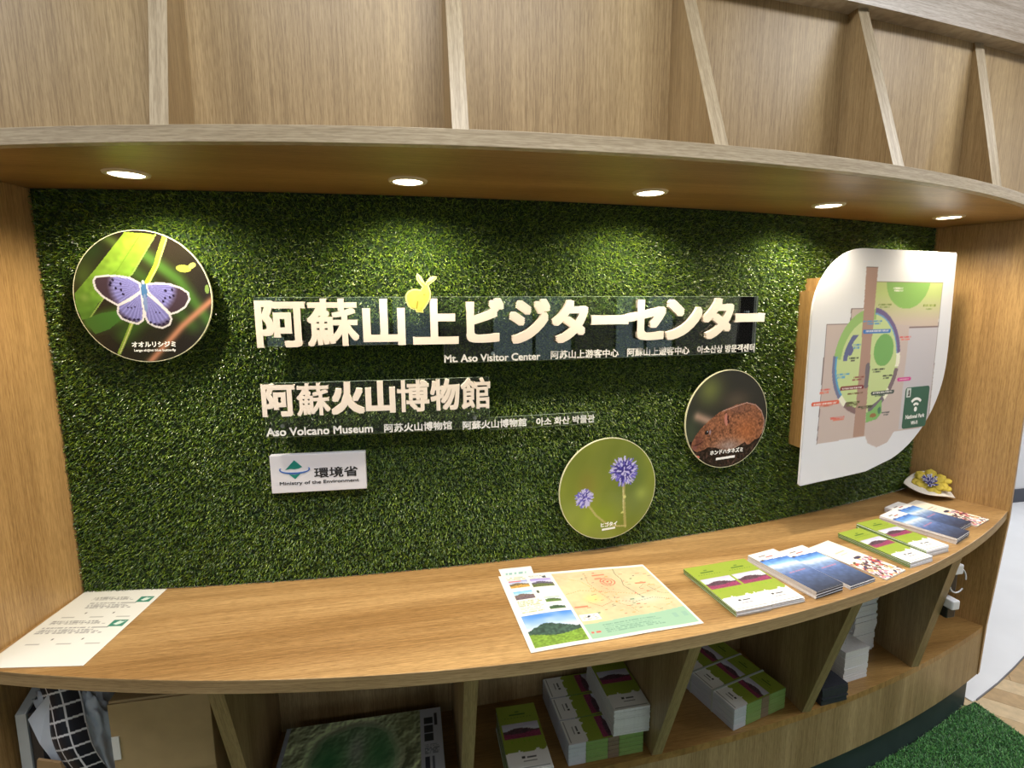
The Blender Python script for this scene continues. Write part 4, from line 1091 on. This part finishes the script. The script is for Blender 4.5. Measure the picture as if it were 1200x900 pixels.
ft = thing('paper_flower', 'yellow felt flower with a violet and white centre lying in the leaf dish', 'flower', FO)
YEL = mat('petal_yellow', (206, 184, 70), 0.7, var=0.15, scale=60)
Nf = Vector((-0.50, -0.48, 0.72)).normalized(); Tf = Nf.cross(Vector((0, 0, 1))).normalized(); Bf = Nf.cross(Tf)
FC = Vector(FO) + Vector((0, 0, 0.026))
def petal(a, r, wd, lift, base=0.008, name='petal', c=FC):
    mb = MB(); v = []; nn = 8
    d = Tf * math.cos(a) + Bf * math.sin(a); s = Tf * -math.sin(a) + Bf * math.cos(a)
    for i in range(nn + 1):
        t = i / nn; w_ = wd * math.sin(PI * (0.12 + 0.88 * t) ** 1.0) if t < 1 else 0.0
        w_ = wd * math.sqrt(max(0, 1 - (2 * t - 1.0) ** 2)) * (0.55 + 0.45 * t)
        for j in range(5):
            q = j / 2 - 1
            P = c + d * (base + r * t) + s * (w_ * q) + Nf * (lift * t * t - 0.004 * q * q + 0.002)
            v.append(tuple(P))
    F = [(i * 5 + j, i * 5 + j + 1, (i + 1) * 5 + j + 1, (i + 1) * 5 + j) for i in range(nn) for j in range(4)]
    o = mb.add(v, F).build(name, YEL, ft, FO, smooth=True); o.modifiers.new('thickness', 'SOLIDIFY').thickness = 0.0015
for k in range(7): petal(2 * PI * k / 7 + .2, 0.048, 0.023, 0.002)
for k in range(6): petal(2 * PI * k / 6 + .5, 0.038, 0.019, 0.008)
for k in range(2): petal(PI * 0.0 + (k - .5) * .6 + PI, 0.030, 0.014, 0.0, 0.036)
mb = MB(); g = random.Random(4)
cen = [MB(), MB()]
for k in range(90):
    a = g.uniform(0, 2 * PI); r = 0.026 * math.sqrt(g.random()); d = Tf * math.cos(a) + Bf * math.sin(a)
    P = FC + d * r * 0.6 + Nf * 0.006; Q = P + (Nf + d * (r / 0.022)).normalized() * 0.017
    cen[k % 2].cyl(tuple(P), tuple(Q), 0.0021, 6, r1=0.0014)
cen[0].build('centre_tufts', mat('tuft_violet', (86, 84, 170), 0.7), ft, FO); cen[1].build('centre_tufts', mat('tuft_white', (226, 226, 238), 0.7), ft, FO)

# ------------------------------------------------------------------ things on the lower shelf
# compartment with the relief map posters
def paint_relief(U, V):
    p = Paint(U, V, (158, 172, 140))
    rr_ = np.hypot((U - .44) / .30, (V - .50) / .46)
    def ev(U, V):
        q = np.hypot((U - .44) / .30, (V - .50) / .46); w = .12 * vnoise(U * 9, V * 9, 66)
        return 1.6 * vnoise(U * 13 + 3, V * 9 + 3, 61) + .9 * vnoise(U * 30 + 3, V * 20 + 3, 62) + .6 * vnoise(U * 60 + 2, V * 40 + 2, 63) + 2.2 * np.exp(-((q + w - 1.05) / .13) ** 2) + 2.5 * np.exp(-(((U - .44) / .06) ** 2 + ((V - .6) / .2) ** 2)) * vnoise(U * 50, V * 40, 67)
    e = ev(U, V)
    e2 = ev(U + .006, V - .012)
    p.c = p.c * (1 + np.clip((e2 - e) * 1.1, -.4, .45))[..., None]
    r = rr_ + .12 * vnoise(U * 9, V * 9, 66)
    p.mix(np.where(r < 1.0, .5, 0) , (90, 140, 104)); p.mix(np.where(np.abs(r - 1.0) < .09, .5, 0), (196, 204, 176))
    p.mix(.8 * np.exp(-(((U - .28) / .11) ** 2 + ((V - .55) / .22) ** 2)), (54, 122, 78)); p.mix(.75 * np.exp(-(((U - .60) / .09) ** 2 + ((V - .55) / .22) ** 2)), (60, 124, 80))
    p.mix(.6 * np.exp(-(((U - .45) / .05) ** 2 + ((V - .62) / .18) ** 2)), (172, 176, 176)); p.mix(.35 * np.exp(-(((U - .78) / .1) ** 2 + ((V - .85) / .3) ** 2)), (120, 128, 80))
    p.rect(.86, 0, 1, 1, (176, 182, 196))
    for v0 in (.80, .70, .60): p.rect(.885, v0, .945, v0 + .085, (50, 54, 60))
    p.rect(.955, .78, .97, .93, (60, 60, 70)); p.rect(.885, .30, .91, .42, (50, 56, 70)); p.rect(.93, .25, .945, .42, (90, 96, 110))
    textrows(p, .88, .45, .98, .56, 6, (110, 118, 130), .9)
    return p.c
PM = MB()
for i in range(6):
    z = ZS + i * 0.015
    rx = rnd.uniform(-.003, .003)
    o = MB().box(-0.36 + rx, 0.035 + rx, -0.36, -0.088, z, z + 0.0148).build('relief_map_pad', [mat('poster_edge', (150, 160, 178), 0.5, var=0.1, scale=80)], None, (-0.16, -0.22, z))
    if i < 5: tag(o, 'folded relief map poster under the top one, left middle shelf compartment', 'poster', 'relief map posters on the shelf')
    else:
        tag(o, 'top green relief map poster lying in the left middle shelf compartment', 'poster', 'relief map posters on the shelf')
        grid_print('relief_print', 200, 110, quad_pos([(-0.349 + rx, -0.089), (0.034 + rx, -0.089), (0.034 + rx, -0.359), (-0.349 + rx, -0.359)], z + 0.0152), paint_relief, PRINT, o, (-0.16, -0.22, z))
# leaflet stack with the green cover
stack('green', (0.243, -0.203), rad(0), 12, 0.07, 'top green leaflet of the single stack in the shelf compartment below the map poster', 'green leaflet in the single stack on the shelf below the map poster', 'leaflets in the single stack on the shelf', z0=ZS, w=0.108, jit=0.002)

# shrink-wrapped packets laid crosswise, white blocks on top
def cover_cross(U, V):
    # the green cover turned a quarter: its white foot on the left
    return cover_green(1 - V, U)
def packets(x0, y0, ang, w, d, rows, layers, z0, h, lab, grp, band=False):
    t = h / layers
    for r in range(rows):
        for k in range(layers):
            cx_, cy_ = x0 + w / 2, y0 + d * (r + .5)
            ca, sa = math.cos(ang), math.sin(ang)
            X = x0 + (cx_ - x0) * ca - (cy_ - y0) * sa; Y = y0 + (cx_ - x0) * sa + (cy_ - y0) * ca
            og = (X, Y, z0 + k * t)
            mb = MB().box(-w / 2, -w * .27, -d / 2 + .001, d / 2 - .001, 0, t - .0008, 0).box(-w * .27, w * .02, -d / 2 + .001, d / 2 - .001, 0, t - .0008, 1).box(w * .02, w * .17, -d / 2 + .001, d / 2 - .001, 0, t - .0008, 2).box(w * .17, w / 2, -d / 2 + .001, d / 2 - .001, 0, t - .0008, 1)
            o = mb.build('leaflet_packet', [mat('packet_white', (196, 202, 216), 0.3), mat('packet_green', (128, 160, 92), 0.3), mat('packet_brown', (128, 112, 96), 0.4)], None, (0, 0, 0), bevel=0.002)
            o.location = og; ORG[o.name] = og; o.rotation_euler = (0, 0, ang)
            top = k == layers - 1
            where = ['front', 'middle', 'rear'][r]
            tag(o, ('topmost %s packet %s' if top else '%s pile, under-packet %s') % (where, lab), 'packet', grp + ', %s pile' % where)
            if top:
                g = grid_print('cover', 90, 50, lambda U, V: np.stack([(U - .5) * (w - .004), (V - .5) * (d - .004), 0 * U + t + .0003 - .0008], -1), lambda U, V: cover_green(V, U), PRINT, None, (0, 0, 0))
                ROOTS.remove(g); g.parent = o; g.location = (0, 0, 0.0006)
                if band:
                    ROOTB = MB()
                    for q in (-.0,):
                        ROOTB.box(-w / 2 - .001, w / 2 + .001, d / 2 - .006, d / 2 - .0, -h + t, -h + t + h + .0012)
                    bo = ROOTB.build('strap', mat('white_strap', (190, 200, 200), 0.3), None, (0, 0, 0)); ROOTS.remove(bo); bo.parent = o; bo.location = (0, 0, 0)
packets(0.352, -0.252, rad(1.5), 0.208, 0.083, 3, 5, ZS, 0.062, 'of crosswise green leaflets in the middle compartment', 'leaflet packets in the middle compartment')
stack('white', (0.524, -0.142), rad(0.5), 16, 0.075, 'top white-ended leaflet of the block lying on the crosswise packets', 'white-ended leaflet in the block lying on the crosswise packets', 'leaflet block on top of the packets', z0=ZS + .0628, w=0.1, jit=0.0012,
      paint=cover_green)
packets(0.835, -0.232, rad(13.7), 0.205, 0.085, 3, 4, ZS, 0.066, 'of strapped green leaflets right of the middle', 'strapped leaflet packets', band=True)
# dark and white stacks behind the next divider
stack('dark', (1.182, -0.09), rad(5), 10, 0.055, 'top navy leaflet of the dark stack beside a slanted divider on the shelf', 'navy leaflet in the dark stack beside a slanted shelf divider', 'navy leaflets on the shelf', z0=ZS, w=0.095)
stack('white', (1.316, -0.018), rad(8), 14, 0.105, 'top white booklet of the front stack in the fifth compartment', 'white booklet in the front stack of the fifth compartment', 'white booklets on the shelf, front stack', z0=ZS, w=0.1)
stack('white', (1.452, 0.06), rad(8), 26, 0.25, 'top white booklet of the tall stack leaning by the rightmost divider', 'white booklet in the tall stack by the rightmost divider', 'white booklets on the shelf, tall stack', z0=ZS, w=0.1, l=0.15, jit=0.003)
fw = MB(); g = random.Random(9)
for k in range(26):
    x, y, z = 1.30 + g.uniform(-.05, .05), -0.12 + g.uniform(-.0, .03), ZS + g.uniform(.10, .16)
    P = [(x - .05 + .025 * i, y + .02 * i + g.uniform(-.008, .008), z + .012 * math.sin(i * 2 + k)) for i in range(5)]
    fw.tube(P, 0.0009, 4)  # pale strands stand for light glinting on the crumpled film
tag(fw.build('wrapping_glints', mat('film_glint', (186, 194, 206), 0.2), None, (1.3, -0.1, ZS + .1)), 'crumpled clear wrapping, its glints modelled as pale strands, on the front white booklets', 'wrapping')
# power adapter with a cable
ad = thing('power_adapter', 'black and white power adapter with a looped cable behind the rightmost divider', 'adapter', (1.61, -0.14, -0.24))
MB().box(1.5848, 1.624, -0.165, -0.115, -0.16, -0.09).build('body', BLACK, ad, (1.61, -0.14, -0.24), bevel=0.004)
MB().box(1.5848, 1.617, -0.185, -0.14, -0.092, -0.060).build('plug', mat('adapter_white', (222, 224, 230), 0.4), ad, (1.61, -0.14, -0.24), bevel=0.004)
MB().box(1.5848, 1.619, -0.175, -0.13, -0.24, -0.205).build('body', BLACK, ad, (1.61, -0.14, -0.24), bevel=0.004)
MB().box(1.5848, 1.613, -0.19, -0.15, -0.205, -0.175).build('plug', MATS['adapter_white'], ad, (1.61, -0.14, -0.24), bevel=0.004)
MB().tube([(1.618 + .03 * math.cos(t), -0.17, -0.12 + .04 * math.sin(t)) for t in frange(0, 5.5, 20)], 0.0022, 6).build('cable', MATS['adapter_white'], ad, (1.61, -0.14, -0.24), smooth=True)

# left compartment: cardboard box, bag with a chequered cloth, brown board, boards behind
CARD = mat('cardboard', (168, 146, 106), 0.75, var=0.06, scale=25)
BO = (-0.585, -0.15, ZS)
cb = thing('cardboard_box', 'plain brown cardboard box in the left shelf compartment', 'box', BO)
mb = MB().box(-0.675, -0.475, -0.232, -0.05, ZS, -0.113)
mb.build('body', CARD, cb, BO, bevel=0.002)
MB().box(-0.6755, -0.4745, -0.236, -0.2322, -0.300, -0.118).build('front_flap', CARD, cb, BO, bevel=0.001)
MB().box(-0.6745, -0.660, -0.2385, -0.236, -0.25, -0.195).build('label', mat('label_white', (220, 222, 222), 0.5), cb, BO)
MB().box(-0.62, -0.55, -0.2375, -0.236, -0.345, -0.302).build('tape', mat('tape_tan', (196, 184, 150), 0.35), cb, BO)
# plastic bag
BG = (-0.745, -0.17, ZS)
bg = thing('plastic_bag', 'translucent plastic bag holding a black and white chequered cloth, left compartment', 'bag', BG)
def lump(name, cx_, cy_, cz_, rx, ry, rz, m, parent, og, seed, amp=.16, n=44, lean=0.0):
    g = np.random.default_rng(seed); v = []; F = []
    for i in range(n + 1):
        th = PI * i / n
        for j in range(2 * n):
            ph = PI * j / n
            a = np.array([math.sin(th) * math.cos(ph), math.sin(th) * math.sin(ph), math.cos(th)])
            a = np.sign(a) * np.abs(a) ** .75
            k = 1 + amp * (math.sin(7 * ph + 3 * math.cos(th) * 2 + seed) * .4 + math.sin(13 * ph + 5 * th) * .25 + math.sin(4 * th + 3 * ph) * .35) + amp * .35 * math.sin(19 * ph + 11 * th + 4 * math.sin(9 * th)) + amp * .25 * math.sin(31 * th - 7 * ph)
            z = cz_ + a[2] * rz * k
            v.append((cx_ + a[0] * rx * k + lean * (z - cz_), cy_ + a[1] * ry * k, z))
    for i in range(n):
        for j in range(2 * n):
            F.append((i * 2 * n + j, (i + 1) * 2 * n + j, (i + 1) * 2 * n + (j + 1) % (2 * n), i * 2 * n + (j + 1) % (2 * n)))
    return MB().add(v, F).build(name, m, parent, og, smooth=True)
BAGM = mat('bag_film', (206, 218, 236), 0.2, 0.7)
bgm = BAGM.node_tree.nodes['Principled BSDF']; bgm.inputs['Alpha'].default_value = 0.72
lump('bag_film', -0.752, -0.155, -0.265, 0.070, 0.06, 0.170, BAGM, bg, BG, 3, lean=-.18)
# chequered cloth: a bent sheet with white bands over black squares
def paint_cloth(U, V):
    p = Paint(U, V, (24, 25, 36))
    for i in range(4): p.line([(i / 3 + .02, 0), (i / 3 - .02 + .03 * math.sin(3), 1)], .038, (206, 206, 212))
    for j in range(13): p.line([(0, j / 12), (1, j / 12 + .035)], .040, (206, 206, 212), 3.3)
    return p.c
def cloth_pos(U, V):
    x = -0.832 + U * 0.072 + (1 - V) * 0.085; y = -0.215 - .022 * np.sin(U * PI) - (V - .5) * -0.03; z = -0.385 + V * 0.335 + 0.012 * np.sin(U * PI)
    return np.stack([x, y + .01 * np.sin(V * 9), z], -1)
g = grid_print('chequered_cloth', 90, 240, cloth_pos, paint_cloth, PRINT, bg, BG)
g.modifiers.new('thickness', 'SOLIDIFY').thickness = 0.002
MB().add([(-0.845, -0.205, -0.15), (-0.79, -0.215, -0.085), (-0.77, -0.225, -0.21), (-0.785, -0.225, -0.27), (-0.82, -0.22, -0.20), (-0.80, -0.19, -0.13)],
         [(0, 5, 1), (0, 4, 3, 2, 1), (5, 3, 1), (0, 4, 5)]).build('bag_corner', BAGM, bg, BG)
PB = (-0.80, -0.21, ZS)
o = MB().prism([(-0.845, ZS), (-0.70, ZS), (-0.775, -0.235), (-0.815, -0.22)], lambda a, b, d: (a, -0.235 - d, b), 0.0, 0.006).build('kraft_paper', mat('kraft', (146, 118, 82), 0.7), None, PB)
tag(o, 'folded brown kraft paper leaning in front of the plastic bag', 'paper')
FB = (-0.85, -0.16, ZS)
fbm = thing('leaflet_holder', 'grey and black display folder leaning against the left side panel below the worktop', 'folder', FB)
v = [(-0.876, -0.20, ZS), (-0.856, -0.20, ZS), (-0.842, 0.0, ZS), (-0.862, 0.0, ZS), (-0.871, -0.20, -0.14), (-0.851, -0.20, -0.14), (-0.838, 0.0, -0.045), (-0.858, 0.0, -0.045)]
BF = [(0, 3, 2, 1), (4, 5, 6, 7), (0, 1, 5, 4), (1, 2, 6, 5), (2, 3, 7, 6), (3, 0, 4, 7)]
MB().add(v, BF).build('cover_board', mat('folder_grey', (176, 184, 190), 0.4), fbm, FB)
v2 = [(x + .021, y + .004, z - .002) for x, y, z in v]
MB().add(v2, BF).build('inner_sheets', mat('folder_black', (36, 38, 44), 0.4), fbm, FB)
for k in range(4):
    a = -0.17 + k * .04
    z = -0.165 + (a + .2) * .47
    MB().add([(-0.828 + (a + .2) * .07, a, z - .09), (-0.826 + (a + .2) * .07, a + .028, z - .078), (-0.826 + (a + .2) * .07, a + .028, z + .012), (-0.828 + (a + .2) * .07, a, z)], [(0, 1, 2, 3)]).build('card', mat('card_grey', (150, 168, 172), 0.4), fbm, FB)

# ------------------------------------------------------------------ everything up to the real floor height
for o in ROOTS:
    o.location.z += DZ
